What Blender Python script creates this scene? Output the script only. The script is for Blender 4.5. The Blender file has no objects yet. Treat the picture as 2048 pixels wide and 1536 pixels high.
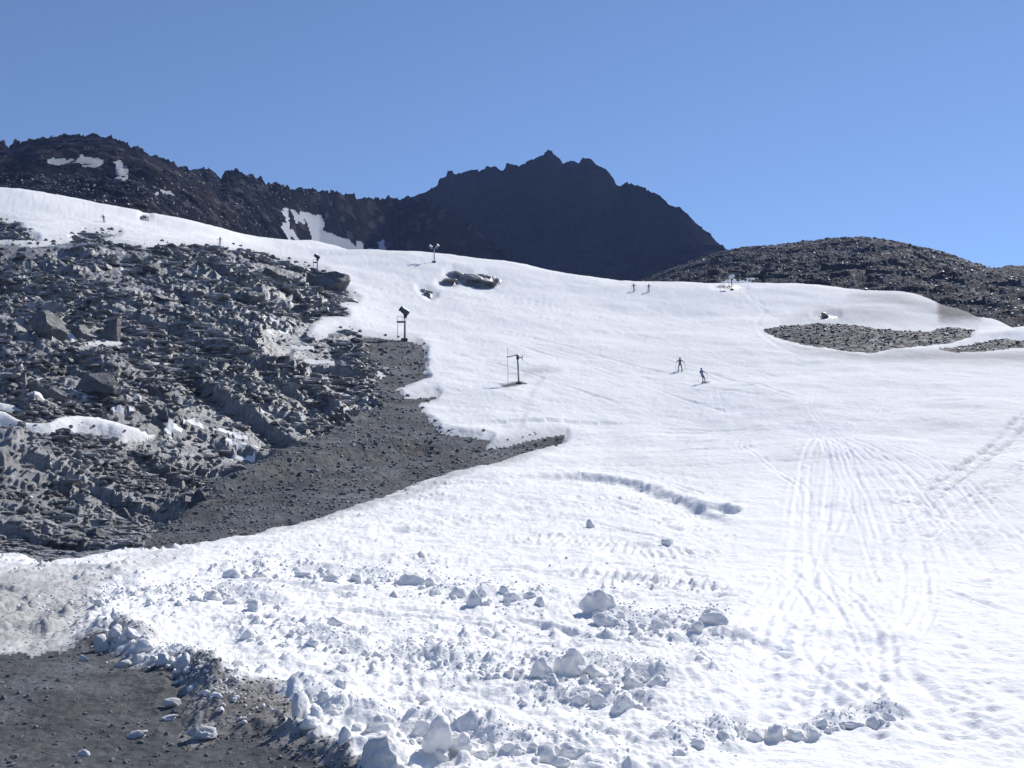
import bpy, bmesh, math, random
import numpy as np
from mathutils import Vector, Matrix

random.seed(7)
SC = bpy.context.scene
COL = SC.collection
R = math.radians

# ------------------------------------------------------------------ camera
CAMZ = 3.2
FPX = 1967.0                      # focal length in pixels of a 2048 x 1536 picture
HOR = 960.0                       # picture row of the horizon
TH = math.atan((HOR - 768.0) / FPX)
cam_d = bpy.data.cameras.new("camera")
cam = bpy.data.objects.new("camera", cam_d)
COL.objects.link(cam)
cam_d.sensor_fit = 'HORIZONTAL'
cam_d.sensor_width = 36.0
cam_d.lens = FPX / 2048.0 * 36.0
cam_d.clip_start = 0.1
cam_d.clip_end = 20000.0
cam.location = (0, 0, CAMZ)
cam.rotation_euler = (math.pi / 2 + TH, 0, 0)
SC.camera = cam
SC.render.resolution_x, SC.render.resolution_y = 1024, 768

# ------------------------------------------------------------------ sky and sun
SUN_EL, SUN_AZ = R(40.0), R(36.0)
world = bpy.data.worlds.new("World")
SC.world = world
world.use_nodes = True
wn = world.node_tree
bg = wn.nodes["Background"]
sky = wn.nodes.new("ShaderNodeTexSky")
sky.sky_type = 'NISHITA'
sky.sun_disc = False
sky.sun_elevation = SUN_EL
sky.sun_rotation = SUN_AZ
sky.altitude = 3000.0
sky.air_density = 1.0
sky.dust_density = 0.0
sky.ozone_density = 4.0
wn.links.new(sky.outputs[0], bg.inputs[0])
bg.inputs[1].default_value = 0.093
sun_d = bpy.data.lights.new("sun", 'SUN')
sun = bpy.data.objects.new("sun", sun_d)
COL.objects.link(sun)
sun_d.energy = 4.0
sun_d.angle = R(0.53)
sun_d.color = (1.0, 0.96, 0.90)
sun_dir = Vector((math.sin(SUN_AZ) * math.cos(SUN_EL), math.cos(SUN_AZ) * math.cos(SUN_EL), math.sin(SUN_EL)))
sun.rotation_euler = sun_dir.to_track_quat('Z', 'Y').to_euler()
SC.view_settings.view_transform = 'Standard'
SC.view_settings.look = 'None'
SC.view_settings.gamma = 1.0
SC.view_settings.use_curve_mapping = False
SC.view_settings.exposure = 0.5

# ------------------------------------------------------------------ small helpers
def tag(o, label=None, cat=None, group=None, kind=None):
    if label: o["label"] = label
    if cat: o["category"] = cat
    if group: o["group"] = group
    if kind: o["kind"] = kind
    return o

def empty(name, loc=(0, 0, 0), rz=0.0):
    o = bpy.data.objects.new(name, None)
    o.empty_display_size = 0.3
    COL.objects.link(o)
    o.location = loc
    o.rotation_euler = (0, 0, rz)
    return o

def mesh_np(name, co, faces, mats, mat_idx=None, smooth=True, attrs=None):
    """co (n,3), faces (m,k) with one k"""
    me = bpy.data.meshes.new(name)
    n, (m, k) = len(co), faces.shape
    me.vertices.add(n)
    me.vertices.foreach_set("co", np.ascontiguousarray(co, dtype=np.float32).ravel())
    me.loops.add(m * k)
    me.loops.foreach_set("vertex_index", np.ascontiguousarray(faces, dtype=np.int32).ravel())
    me.polygons.add(m)
    me.polygons.foreach_set("loop_start", np.arange(0, m * k, k, dtype=np.int32))
    if isinstance(smooth, bool):
        sm = np.full(m, smooth)
    else:
        sm = smooth
    me.polygons.foreach_set("use_smooth", sm)
    for mt in (mats if isinstance(mats, (list, tuple)) else [mats]):
        me.materials.append(mt)
    if mat_idx is not None:
        me.polygons.foreach_set("material_index", mat_idx.astype(np.int32))
    if attrs:
        for an, av in attrs.items():
            a = me.attributes.new(an, 'FLOAT', 'POINT')
            a.data.foreach_set("value", np.ascontiguousarray(av, dtype=np.float32))
    me.update(calc_edges=True)
    return me

def link(name, me, parent=None, loc=None, rot=None, scale=None):
    o = bpy.data.objects.new(name, me)
    COL.objects.link(o)
    if parent is not None: o.parent = parent
    if loc is not None: o.location = loc
    if rot is not None: o.rotation_euler = rot
    if scale is not None: o.scale = scale
    return o

# ------------------------------------------------------------------ noise in numpy
def h32(ix, iy, seed):
    x = (ix.astype(np.int64) * 374761393 + iy.astype(np.int64) * 668265263 + seed * 982451653) & 0xFFFFFFFF
    x = ((x ^ (x >> 13)) * 1274126177) & 0xFFFFFFFF
    x = ((x ^ (x >> 16)) * 2246822519) & 0xFFFFFFFF
    return ((x ^ (x >> 15)) & 0xFFFFFF).astype(np.float32) / 16777215.0

def vnoise(x, y, seed=0):
    ix, iy = np.floor(x), np.floor(y)
    fx, fy = (x - ix).astype(np.float32), (y - iy).astype(np.float32)
    ix, iy = ix.astype(np.int64), iy.astype(np.int64)
    ux, uy = fx * fx * fx * (fx * (fx * 6 - 15) + 10), fy * fy * fy * (fy * (fy * 6 - 15) + 10)
    a, b = h32(ix, iy, seed), h32(ix + 1, iy, seed)
    c, d = h32(ix, iy + 1, seed), h32(ix + 1, iy + 1, seed)
    return ((a + (b - a) * ux) * (1 - uy) + (c + (d - c) * ux) * uy) * 2 - 1

def fbm(x, y, octaves=4, seed=0, gain=0.5):
    s, amp, out, tot = 1.0, 1.0, 0, 0
    for i in range(octaves):
        ca, sa = math.cos(i * 0.9 + seed), math.sin(i * 0.9 + seed)
        out = out + amp * vnoise((x * ca - y * sa) * s + 17.3 * i, (x * sa + y * ca) * s - 9.1 * i, seed + i * 31)
        tot += amp
        amp *= gain
        s *= 2.03
    return out / tot

def facets(x, y, scale, seed, tilt=0.6, off=0.5, bias=(0, 0)):
    """cells with a plane of their own each: broken rock. Returns height in units of scale, edge distance, cell hash."""
    x, y = x / scale, y / scale
    ix, iy = np.floor(x).astype(np.int64), np.floor(y).astype(np.int64)
    best = np.full(x.shape, 9e9, np.float32); second = best.copy()
    bx = np.zeros_like(best); by = np.zeros_like(best)
    bi = np.zeros(x.shape, np.int64); bj = np.zeros(x.shape, np.int64)
    for dx in (-1, 0, 1):
        for dy in (-1, 0, 1):
            cx, cy = ix + dx, iy + dy
            px = cx + 0.1 + 0.8 * h32(cx, cy, seed); py = cy + 0.1 + 0.8 * h32(cx, cy, seed + 1)
            rx, ry = (x - px).astype(np.float32), (y - py).astype(np.float32)
            dd = rx * rx + ry * ry
            m = dd < best
            second = np.where(m, best, np.minimum(second, dd))
            best = np.where(m, dd, best)
            bx = np.where(m, rx, bx); by = np.where(m, ry, by)
            bi = np.where(m, cx, bi); bj = np.where(m, cy, bj)
    gx = (h32(bi, bj, seed + 2) * 2 - 1) * tilt + bias[0]
    gy = (h32(bi, bj, seed + 3) * 2 - 1) * tilt + bias[1]
    o = (h32(bi, bj, seed + 4) * 2 - 1) * off
    return (o + gx * bx + gy * by), np.sqrt(second) - np.sqrt(best), h32(bi, bj, seed + 5)

def sstep(x, a, b):
    t = np.clip((x - a) / (b - a), 0, 1)
    return t * t * (3 - 2 * t)

def pchip(xs, ys, xq):
    xs, ys = np.asarray(xs, float), np.asarray(ys, float)
    h = np.diff(xs); dl = np.diff(ys) / h
    m = np.zeros(len(xs))
    m[0], m[-1] = dl[0], dl[-1]
    for i in range(1, len(xs) - 1):
        if dl[i - 1] * dl[i] > 0:
            w1, w2 = 2 * h[i] + h[i - 1], h[i] + 2 * h[i - 1]
            m[i] = (w1 + w2) / (w1 / dl[i - 1] + w2 / dl[i])
    k = np.clip(np.searchsorted(xs, xq) - 1, 0, len(xs) - 2)
    t = np.clip((xq - xs[k]) / h[k], 0, 1)
    return ((1 + 2 * t) * (1 - t) ** 2) * ys[k] + t * (1 - t) ** 2 * h[k] * m[k] + t * t * (3 - 2 * t) * ys[k + 1] + t * t * (t - 1) * h[k] * m[k + 1]

def seg_dist(px, py, poly, closed=False):
    """distance to a polyline, position along it (0..length) and side"""
    best = np.full(px.shape, 9e9, np.float32); al = np.zeros(px.shape, np.float32); sd = np.zeros(px.shape, np.float32)
    acc, n = 0.0, len(poly)
    for i in range(n if closed else n - 1):
        ax, ay = poly[i]; bx, by = poly[(i + 1) % n]
        ex, ey = bx - ax, by - ay
        L2 = ex * ex + ey * ey + 1e-9
        t = np.clip(((px - ax) * ex + (py - ay) * ey) / L2, 0, 1)
        qx, qy = px - (ax + t * ex), py - (ay + t * ey)
        d = np.sqrt(qx * qx + qy * qy)
        m = d < best
        L = math.sqrt(L2)
        best = np.where(m, d, best); al = np.where(m, acc + t * L, al)
        sd = np.where(m, ex * (py - ay) - ey * (px - ax), sd)
        acc += L
    return best, al, np.sign(sd)

def poly_in(px, py, poly):
    """signed distance to a polygon in its own units: positive inside"""
    d, _, _ = seg_dist(px, py, poly, True)
    ins = np.zeros(px.shape, bool)
    n = len(poly)
    for i in range(n):
        ax, ay = poly[i]; bx, by = poly[(i + 1) % n]
        if ay == by: continue
        c = ((ay > py) != (by > py)) & (px < (bx - ax) * (py - ay) / (by - ay) + ax)
        ins ^= c
    return np.where(ins, d, -d)

CT, ST = math.cos(TH), math.sin(TH)
def project(x, y, z):
    zz = z - CAMZ
    dep = np.maximum(y * CT + zz * ST, 0.05)
    up = -y * ST + zz * CT
    return 1024 + FPX * x / dep, 768 - FPX * up / dep

def row_e(py):          # tan of the elevation of a picture row (for the plane straight ahead)
    v = (768 - np.asarray(py, float)) / FPX
    return (ST + CT * v) / (CT - ST * v)

# ------------------------------------------------------------------ materials
def mat(name):
    m = bpy.data.materials.new(name)
    m.use_nodes = True
    return m, m.node_tree, m.node_tree.nodes["Principled BSDF"]

def N(nt, t, **kw):
    n = nt.nodes.new(t)
    for k, v in kw.items():
        if k.startswith("i_"):
            n.inputs[k[2:].replace("_", " ")].default_value = v
        else:
            setattr(n, k, v)
    return n

def noise(nt, vec, scale, detail=4.0, rough=0.5, dist=0.0):
    n = N(nt, "ShaderNodeTexNoise")
    n.inputs["Scale"].default_value = scale
    n.inputs["Detail"].default_value = detail
    n.inputs["Roughness"].default_value = rough
    n.inputs["Distortion"].default_value = dist
    if vec is not None: nt.links.new(vec, n.inputs["Vector"])
    return n.outputs["Fac"]

def ramp(nt, fac, stops):
    r = N(nt, "ShaderNodeValToRGB")
    el = r.color_ramp.elements
    while len(el) < len(stops): el.new(0.5)
    for e, (p, c) in zip(el, stops):
        e.position = p
        e.color = (c, c, c, 1) if not isinstance(c, tuple) else (*c, 1)
    nt.links.new(fac, r.inputs[0])
    return r.outputs[0]

def mixc(nt, fac, a, b, mode='MIX'):
    m = N(nt, "ShaderNodeMix", data_type='RGBA', blend_type=mode)
    for s, v in ((m.inputs[0], fac), (m.inputs[6], a), (m.inputs[7], b)):
        if isinstance(v, (int, float)): s.default_value = v
        elif isinstance(v, tuple): s.default_value = (*v, 1)
        else: nt.links.new(v, s)
    return m.outputs[2]

def math_n(nt, op, a, b=0.0, clamp=False):
    m = N(nt, "ShaderNodeMath", operation=op, use_clamp=clamp)
    for s, v in ((m.inputs[0], a), (m.inputs[1], b)):
        if isinstance(v, (int, float)): s.default_value = v
        else: nt.links.new(v, s)
    return m.outputs[0]

def bump(nt, b, h, strength, dist):
    n = N(nt, "ShaderNodeBump")
    n.inputs["Strength"].default_value = strength
    n.inputs["Distance"].default_value = dist
    nt.links.new(h, n.inputs["Height"])
    nt.links.new(n.outputs[0], b.inputs["Normal"])
    return n

def pos(nt):
    return N(nt, "ShaderNodeNewGeometry").outputs["Position"]

SNOW = (0.90, 0.892, 0.868)
def snow_material(name, relief=1.0, base=SNOW):
    m, nt, b = mat(name)
    p = pos(nt)
    at = N(nt, "ShaderNodeAttribute", attribute_name="dirt_shade").outputs["Fac"]
    pa = N(nt, "ShaderNodeAttribute", attribute_name="packed").outputs["Fac"]
    big = noise(nt, p, 0.11, 3)
    c = mixc(nt, math_n(nt, 'MULTIPLY', big, 0.35), base, (0.84, 0.84, 0.85))
    mid = ramp(nt, noise(nt, p, 3.0, 5, 0.65), [(0.35, 0.0), (0.75, 1.0)])
    c = mixc(nt, math_n(nt, 'MULTIPLY', mid, 0.22), c, (0.72, 0.73, 0.75))
    c = mixc(nt, math_n(nt, 'MULTIPLY', pa, 1.0, True), c, (0.97, 0.96, 0.99))
    dn = noise(nt, p, 1.3, 6, 0.65)
    df = math_n(nt, 'MULTIPLY', at, math_n(nt, 'ADD', math_n(nt, 'MULTIPLY', dn, 0.9), 0.55), True)
    c = mixc(nt, df, c, (0.165, 0.155, 0.148))
    nt.links.new(c, b.inputs["Base Color"])
    b.inputs["Roughness"].default_value = 0.85
    b.inputs["Specular IOR Level"].default_value = 0.03
    h1 = noise(nt, p, 9.0, 7, 0.7)
    h2 = noise(nt, p, 2.1, 4, 0.6)
    hh = math_n(nt, 'ADD', math_n(nt, 'MULTIPLY', h1, 0.35), h2)
    bump(nt, b, hh, 0.55 * relief, 0.16)
    return m

def rock_material(name, dark, light, fine=1.0, speck=0.0, rough=0.55, spec=0.4, brown=0.0, b_dist=0.25):
    m, nt, b = mat(name)
    p = pos(nt)
    n1 = noise(nt, p, 0.35 * fine, 6, 0.6, 0.5)
    n2 = noise(nt, p, 3.2 * fine, 6, 0.7)
    c = mixc(nt, ramp(nt, n1, [(0.30, 0.0), (0.70, 1.0)]), dark, light)
    c = mixc(nt, 1.0, c, ramp(nt, n2, [(0.25, 0.45), (0.72, 1.25)]), 'MULTIPLY')
    c = mixc(nt, 1.0, c, ramp(nt, noise(nt, p, 0.11 * fine, 4, 0.6, 0.4), [(0.34, 0.62), (0.66, 1.35)]), 'MULTIPLY')
    if brown:
        n4 = ramp(nt, noise(nt, p, 0.12 * fine, 3), [(0.5, 0.0), (0.66, 1.0)])
        c = mixc(nt, math_n(nt, 'MULTIPLY', n4, brown), c, (0.12, 0.085, 0.07))
    if speck:
        v = N(nt, "ShaderNodeTexVoronoi")
        v.inputs["Scale"].default_value = 1.1 * fine
        nt.links.new(p, v.inputs["Vector"])
        sp = ramp(nt, v.outputs["Color"], [(0.70, 0.0), (0.86, 1.0)])
        c = mixc(nt, math_n(nt, 'MULTIPLY', sp, speck), c, (0.34, 0.35, 0.37))
    nt.links.new(c, b.inputs["Base Color"])
    rr_n = N(nt, "ShaderNodeMapRange")
    nt.links.new(noise(nt, p, 0.9 * fine, 3), rr_n.inputs[0])
    rr_n.inputs[1].default_value = .35; rr_n.inputs[2].default_value = .65
    rr_n.inputs[3].default_value = rough; rr_n.inputs[4].default_value = min(1, rough + .35)
    nt.links.new(rr_n.outputs[0], b.inputs["Roughness"])
    b.inputs["Specular IOR Level"].default_value = spec
    w = N(nt, "ShaderNodeTexNoise")
    w.inputs["Scale"].default_value = 1.4 * fine
    w.inputs["Detail"].default_value = 9
    w.inputs["Roughness"].default_value = 0.72
    nt.links.new(p, w.inputs["Vector"])
    bump(nt, b, w.outputs["Fac"], 0.9, b_dist)
    return m

M_SNOW = snow_material("snow")
M_BLOCK = snow_material("snow_block_surface", 1.0)
M_SLAB = rock_material("schist_slab", (0.132, 0.132, 0.130), (0.43, 0.425, 0.412), 1.3, rough=0.25, spec=1.0, brown=0.22, b_dist=0.30)
M_GRAVEL = rock_material("gravel_ground", (0.080, 0.086, 0.094), (0.135, 0.140, 0.148), 2.2, rough=0.7, spec=0.2, brown=0.2, b_dist=0.10)
M_BARE = rock_material("bare_ground", (0.036, 0.041, 0.052), (0.075, 0.080, 0.092), 1.2, rough=0.7, spec=0.3, b_dist=0.25)
M_BOULDER = rock_material("boulder_rock", (0.065, 0.067, 0.075), (0.17, 0.172, 0.178), 1.6, rough=0.35, spec=0.5, b_dist=0.25)
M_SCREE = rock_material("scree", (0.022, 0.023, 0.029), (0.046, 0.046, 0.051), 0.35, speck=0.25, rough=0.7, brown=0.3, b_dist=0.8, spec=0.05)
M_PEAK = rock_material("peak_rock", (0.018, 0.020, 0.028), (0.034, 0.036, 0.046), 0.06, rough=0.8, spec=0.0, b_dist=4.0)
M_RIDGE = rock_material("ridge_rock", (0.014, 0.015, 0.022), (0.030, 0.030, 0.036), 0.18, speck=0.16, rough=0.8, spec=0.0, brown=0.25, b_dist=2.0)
M_STONE = rock_material("stone", (0.08, 0.082, 0.09), (0.30, 0.305, 0.31), 1.6, rough=0.5, spec=0.5, b_dist=0.12)

def plain(name, col, rough=0.5, metal=0.0, var=0.15):
    m, nt, b = mat(name)
    n = noise(nt, N(nt, "ShaderNodeTexCoord").outputs["Object"], 3.0, 4)
    c = mixc(nt, n, tuple(x * (1 - var) for x in col), tuple(min(1, x * (1 + var)) for x in col))
    nt.links.new(c, b.inputs["Base Color"])
    b.inputs["Roughness"].default_value = rough
    b.inputs["Metallic"].default_value = metal
    return m
M_STEEL = plain("weathered_steel", (0.10, 0.10, 0.12), 0.5, 0.5)
M_GALV = plain("galvanised_steel", (0.32, 0.33, 0.36), 0.45, 0.6)
M_DARK = plain("dark_paint", (0.025, 0.03, 0.05), 0.4)
M_TEAL = plain("blue_green_paint", (0.03, 0.07, 0.09), 0.4)
M_WHITE = plain("white_paint", (0.8, 0.8, 0.8), 0.4)
M_HOSE = plain("black_hose", (0.02, 0.02, 0.02), 0.6)
M_SUIT = plain("dark_ski_suit", (0.13, 0.14, 0.16), 0.7)
M_SUIT2 = plain("slate_blue_ski_suit", (0.13, 0.15, 0.26), 0.7)
M_SKIN = plain("skin", (0.45, 0.28, 0.20), 0.6)
M_SKI = plain("ski_top", (0.05, 0.05, 0.06), 0.4)

# ------------------------------------------------------------------ base shape of the ground
# for each picture column, (row, distance) of points on the ground: a profile of real heights over distance
COLS = {
 -500: [(1125, 40), (1000, 52), (900, 62), (800, 75), (700, 92), (600, 113), (490, 150), (428, 200), (385, 270)],
    0: [(1125, 40), (1000, 52), (900, 62), (800, 75), (700, 92), (600, 113), (490, 155), (438, 205), (395, 280)],
  200: [(1115, 42.5), (1000, 56), (900, 67), (800, 81), (700, 100), (600, 124), (480, 175), (448, 220), (422, 270)],
  400: [(1075, 48), (1000, 60), (900, 75), (800, 92), (700, 111), (600, 136), (498, 185), (476, 230), (458, 280)],
  600: [(1035, 54), (950, 68), (860, 87), (780, 104), (700, 125), (620, 152), (540, 205), (513, 255), (491, 310)],
  800: [(1000, 60), (900, 82), (800, 105), (700, 136), (610, 185), (520, 285)],
 1000: [(1000, 60), (900, 83), (800, 109), (700, 145), (600, 200), (536, 275)],
 1300: [(1000, 60), (900, 85), (800, 112), (700, 150), (640, 188), (573, 252)],
 1600: [(1000, 58), (900, 80), (800, 106), (740, 130), (700, 148), (640, 188), (578, 250)],
 1800: [(1000, 56), (900, 78), (800, 104), (740, 128), (700, 148), (650, 175), (594, 228)],
 1930: [(1000, 55), (900, 76.5), (800, 102), (740, 126), (700, 146), (655, 172), (626, 200)],
 1985: [(1000, 54.5), (900, 76), (800, 101), (740, 125), (700, 144), (658, 168), (643, 180)],
 2048: [(1000, 54), (900, 75), (800, 100), (740, 124), (700, 142), (658, 165)],
 2600: [(1000, 54), (900, 75), (800, 100), (740, 124), (700, 142), (665, 160)],
}
DT = np.concatenate([np.linspace(0, 12, 13)[:-1], np.geomspace(12, 460, 420)])
cx = sorted(COLS)
Zc = []
for c in cx:
    pts = [(0, 0), (12, 0), (24, 0), (33, 0.02)] + [(d, CAMZ + row_e(r) * d) for r, d in COLS[c]]
    zc, dc = pts[-1][1], pts[-1][0]
    pts += [(dc * 1.12, zc + 0.2), (dc * 1.35, zc - 4), (max(470, dc * 1.7), zc - 14)]
    Zc.append(pchip([p[0] for p in pts], [p[1] for p in pts], DT))
Zc = np.array(Zc)
PXT = np.linspace(-500, 2600, 621)
ZT = np.array([pchip(cx, Zc[:, j], PXT) for j in range(len(DT))]).T        # [px, d]
k = np.exp(-0.5 * (np.arange(-14, 15) / 4.5) ** 2); k /= k.sum()
ZT = np.apply_along_axis(lambda v: np.convolve(np.pad(v, 14, mode='edge'), k, 'valid'), 0, ZT)

def base_z(x, y):
    d = np.clip(y, 0, 459)
    a = x / np.maximum(y, 0.5)
    px = np.clip(1024 + FPX * a * CT, -500, 2599)
    j = np.clip(np.searchsorted(DT, d) - 1, 0, len(DT) - 2)
    tj = (d - DT[j]) / (DT[j + 1] - DT[j])
    for _ in range(2):
        u = np.clip((px + 500) / 5.0, 0, 619.999); i = u.astype(int); ti = u - i
        z = (ZT[i, j] * (1 - ti) + ZT[i + 1, j] * ti) * (1 - tj) + (ZT[i, j + 1] * (1 - ti) + ZT[i + 1, j + 1] * ti) * tj
        px = np.clip(1024 + FPX * x / np.maximum(y * CT + (z - CAMZ) * ST, 0.5), -500, 2599)
    return z

def ground_at(px, py):
    """the point of the undisplaced ground seen at a picture position"""
    u = (px - 1024) / FPX; v = (768 - py) / FPX
    a = u / (CT - ST * v); e = (ST + CT * v) / (CT - ST * v)
    dd = np.geomspace(4, 440, 1500)
    z = base_z(a * dd, dd)
    el = (z - CAMZ) / dd
    i = int(np.argmax(el >= e))
    if el[i] < e: i = int(np.argmax(el))
    if i > 0:
        t = (e - el[i - 1]) / max(el[i] - el[i - 1], 1e-9)
        d = dd[i - 1] + (dd[i] - dd[i - 1]) * min(max(t, 0), 1)
    else: d = dd[0]
    return a * d, d

def world_line(pts):
    """picture points to a smooth line on the ground"""
    W = [ground_at(*p) for p in pts]
    if len(W) < 3: return W
    P_ = [W[0]] + W + [W[-1]]
    out = []
    for i in range(1, len(P_) - 2):
        p0, p1, p2, p3 = (np.array(P_[i + k_]) for k_ in (-1, 0, 1, 2))
        for t in (0, .25, .5, .75):
            out.append(tuple(.5 * (2 * p1 + (p2 - p0) * t + (2 * p0 - 5 * p1 + 4 * p2 - p3) * t * t + (3 * p1 - 3 * p2 + p3 - p0) * t ** 3)))
    return out + [W[-1]]

# ------------------------------------------------------------------ the ground grid
NA = 960
az_in = np.arctan((np.linspace(-80, 2128, NA) - 1024) / FPX / CT)
az_l = np.linspace(-math.pi, az_in[0], 60)[:-1]
az_r = np.linspace(az_in[-1], math.pi, 60)[1:]
AZ = np.concatenate([az_l, az_in, az_r])
# rows: even steps in the picture along a mean profile
dd = np.geomspace(4.0, 300, 4000)
zz = 0.5 * (base_z(-0.35 * dd, dd) + base_z(0.1 * dd, dd))
_, rr = project(0 * dd, dd, zz)
rr = np.minimum.accumulate(rr)
s = np.concatenate([[0], np.cumsum(np.maximum(-np.diff(rr), 0.0) + 240 * np.diff(np.log(dd)))])
RAD = np.interp(np.linspace(0, s[-1], 980), s, dd)
RAD = np.concatenate([[0.4, 1.5, 2.8], RAD, np.linspace(304, 455, 30)])
A, D = np.meshgrid(AZ, RAD, indexing='ij')
X = (D * np.sin(A)).astype(np.float64)
Yr = D * np.cos(A)
aa = np.clip(A, -R(46), R(46))
de = D * np.cos(aa)
Z0 = base_z(de * np.tan(aa), de)
w_out = sstep(np.abs(A), R(50), R(115))
Z0 = Z0 * (1 - w_out) + (-0.02 * D) * w_out
Y = Yr
PX, PY = project(X, np.maximum(Y, 0.3), Z0)
front = Y > 1.0
PX = np.where(front, np.clip(PX, -3000, 5000), np.where(X < 0, -3000.0, 5000.0)); PY = np.where(front, np.clip(PY, -1000, 3500), 3000.0)

# jitter of outlines, in picture units but from noise anchored on the ground
jn = fbm(X * 0.9, Y * 0.9, 4, 3); jn2 = fbm(X * 0.35, Y * 0.35, 4, 5)
hf = fbm(X * 5, Y * 5, 3, 13) * (D < 36)
jx = (jn * 10 + jn2 * 16) * (60 / np.maximum(D, 25)) + hf * 16 ; tipz = 1 - .75 * sstep(PX, 950, 1010) * (1 - sstep(PX, 1200, 1300)) * (PY > 850) * (PY < 950)
jx = jx * tipz
jy = tipz * (fbm(X * 0.9, Y * 0.5, 4, 8) * 5 + fbm(X * .3, Y * .2, 3, 11) * 6) * (60 / np.maximum(D, 25)) + fbm(X * 5, Y * 5, 3, 14) * (D < 36) * 9
QX, QY = PX + jx, PY + jy

ROCKS = [(-900,470),(0,490),(60,496),(140,488),(150,476),(170,467),(235,470),(190,482),(240,491),(290,498),(330,492),(400,495),(470,500),(520,506),(560,521),(600,532),(628,541),(645,546),(665,560),(690,582),(712,602),(672,606),(692,630),(640,634),(610,660),(616,676),(640,684),(660,668),(700,664),(730,675),(790,680),(832,688),(850,705),(845,740),(850,755),(790,780),(805,800),(870,795),(832,810),(850,835),(880,866),(930,876),(980,881),(962,893),(1005,887),(1060,878),(1130,871),(1124,881),(1060,903),(1010,920),(950,940),(850,965),(750,1000),(650,1035),(540,1065),(430,1092),(330,1105),(250,1106),(150,1122),(85,1131),(40,1118),(-900,1110)]
GRAVEL_IN = [(240,1130),(370,1010),(440,960),(540,905),(640,870),(700,835),(760,815),(740,770),(780,745),(740,720),(720,680),(900,660),(920,850),(1150,870),(1100,900),(850,985),(650,1055),(430,1110),(300,1130)]
PATCHES = {
 "long": [(-300,828),(-20,826),(35,842),(90,852),(130,838),(200,842),(250,858),(315,874),(300,884),(250,888),(200,876),(150,872),(100,876),(60,868),(0,858),(-300,850)],
 "mid": [(552,690),(632,690),(630,703),(590,702)], "low": [(535,716),(575,714),(590,726),(545,732)], "low2": [(596,718),(672,718),(670,730),(610,731)],
 "white": [(742,744),(760,741),(774,750),(765,757),(745,754)], "slab": [(160,684),(200,680),(246,684),(244,692),(170,693)],
 "tiny": [(668,784),(705,787),(700,795),(672,793)], "corner": [(-300,800),(0,806),(30,812),(45,830),(0,828),(-300,824)], "high": [(255,482),(300,484),(290,490),(262,490)],
 "gap": [(225,538),(240,532),(252,545),(238,550)], "gap2": [(120,668),(150,666),(158,680),(140,686)], "step": [(300,722),(345,726),(338,733),(305,730)], "ledge": [(-10,735),(40,738),(60,752),(0,748)], "ledge2": [(70,752),(130,760),(110,768),(60,762)],
}
NOTCH = [(-900,425),(0,445),(28,452),(48,468),(70,479),(20,480),(-900,474)]          # rock nose at the left edge above the main slope
GRAVEL_FRONT = [(-3000,1312),(0,1310),(90,1300),(180,1304),(210,1330),(262,1345),(330,1372),(338,1420),(372,1445),(360,1478),(400,1500),(480,1490),(560,1500),(640,1540),(760,1700),(900,2600),(1400,3400),(-3000,3400)]
OVAL = [(1528,660),(1560,654),(1640,648),(1700,651),(1760,660),(1860,664),(1900,656),(1948,661),(1940,674),(1890,688),(1800,696),(1740,705),(1680,700),(1600,688),(1548,673)]
OVAL2 = [(1885,699),(1940,690),(2010,678),(2062,685),(2400,690),(2400,704),(2048,695),(1970,702),(1910,704)]
BITS = [[(1628,634),(1652,631),(1676,636),(1650,638)],[(838,579),(850,580),(868,594),(860,598)],
        [(878,566),(895,560),(914,565),(908,572),(890,572)],[(893,549),(905,544),(930,550),(945,556),(975,552),(1006,562),(1000,570),(985,566),(985,576),(965,578),(930,570),(915,560),(900,556)],
        [(1430,575),(1445,571),(1470,573),(1490,577),(1460,579)],[(281,437),(286,432),(296,434),(297,439),(285,440)]]

def grp(polys):
    out = None
    for p in polys:
        v = poly_in(QX, QY, p)
        out = v if out is None else np.maximum(out, v)
    return out
in_rock = poly_in(QX, QY, ROCKS)
in_notch = poly_in(QX, QY, NOTCH)
in_patch = grp(PATCHES.values())
in_gi = poly_in(QX, QY, GRAVEL_IN)
rock_d = np.maximum(np.minimum(in_rock, -in_patch), in_notch)       # >0 : rock or gravel of the left slope
in_front = poly_in(QX, QY, GRAVEL_FRONT)
in_oval = np.maximum(poly_in(PX + jx * 1.4, PY + jy * 1.0, OVAL), poly_in(PX + jx * 1.4, PY + jy * 1.0, OVAL2))
in_bits = None
for p in BITS:
    v = poly_in(PX + jx * .4, PY + jy * .3, p)
    in_bits = v if in_bits is None else np.maximum(in_bits, v)

crest_ok = (D < 330) & front
CLS = np.zeros(X.shape, np.int8)                       # 0 snow, 1 slab rock, 2 gravel on slope, 3 gravel front, 4 oval gravel, 5 outcrop bits
CLS[(rock_d > 0) & crest_ok] = 1
hol = fbm(X * .55, Y * .8, 4, 151) + .5 * fbm(X * .06, Y * .06, 2, 152)
spot = (hol > .57) & (rock_d > 12) & (in_gi < -10) & crest_ok
CLS[spot] = 0
CLS[(rock_d > 0) & (in_gi > 0) & crest_ok] = 2
CLS[(in_oval > 0) & crest_ok & (D > 100)] = 4
CLS[(in_bits > 0) & crest_ok & (D > 100)] = 5
CLS[(in_front > 0) & (D < 33)] = 3
CLS[(~front) & (X < -2)] = 3
CLS[(~front) & (X >= -2)] = 0

# ------------------------------------------------------------------ relief
Z = Z0.copy()
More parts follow.
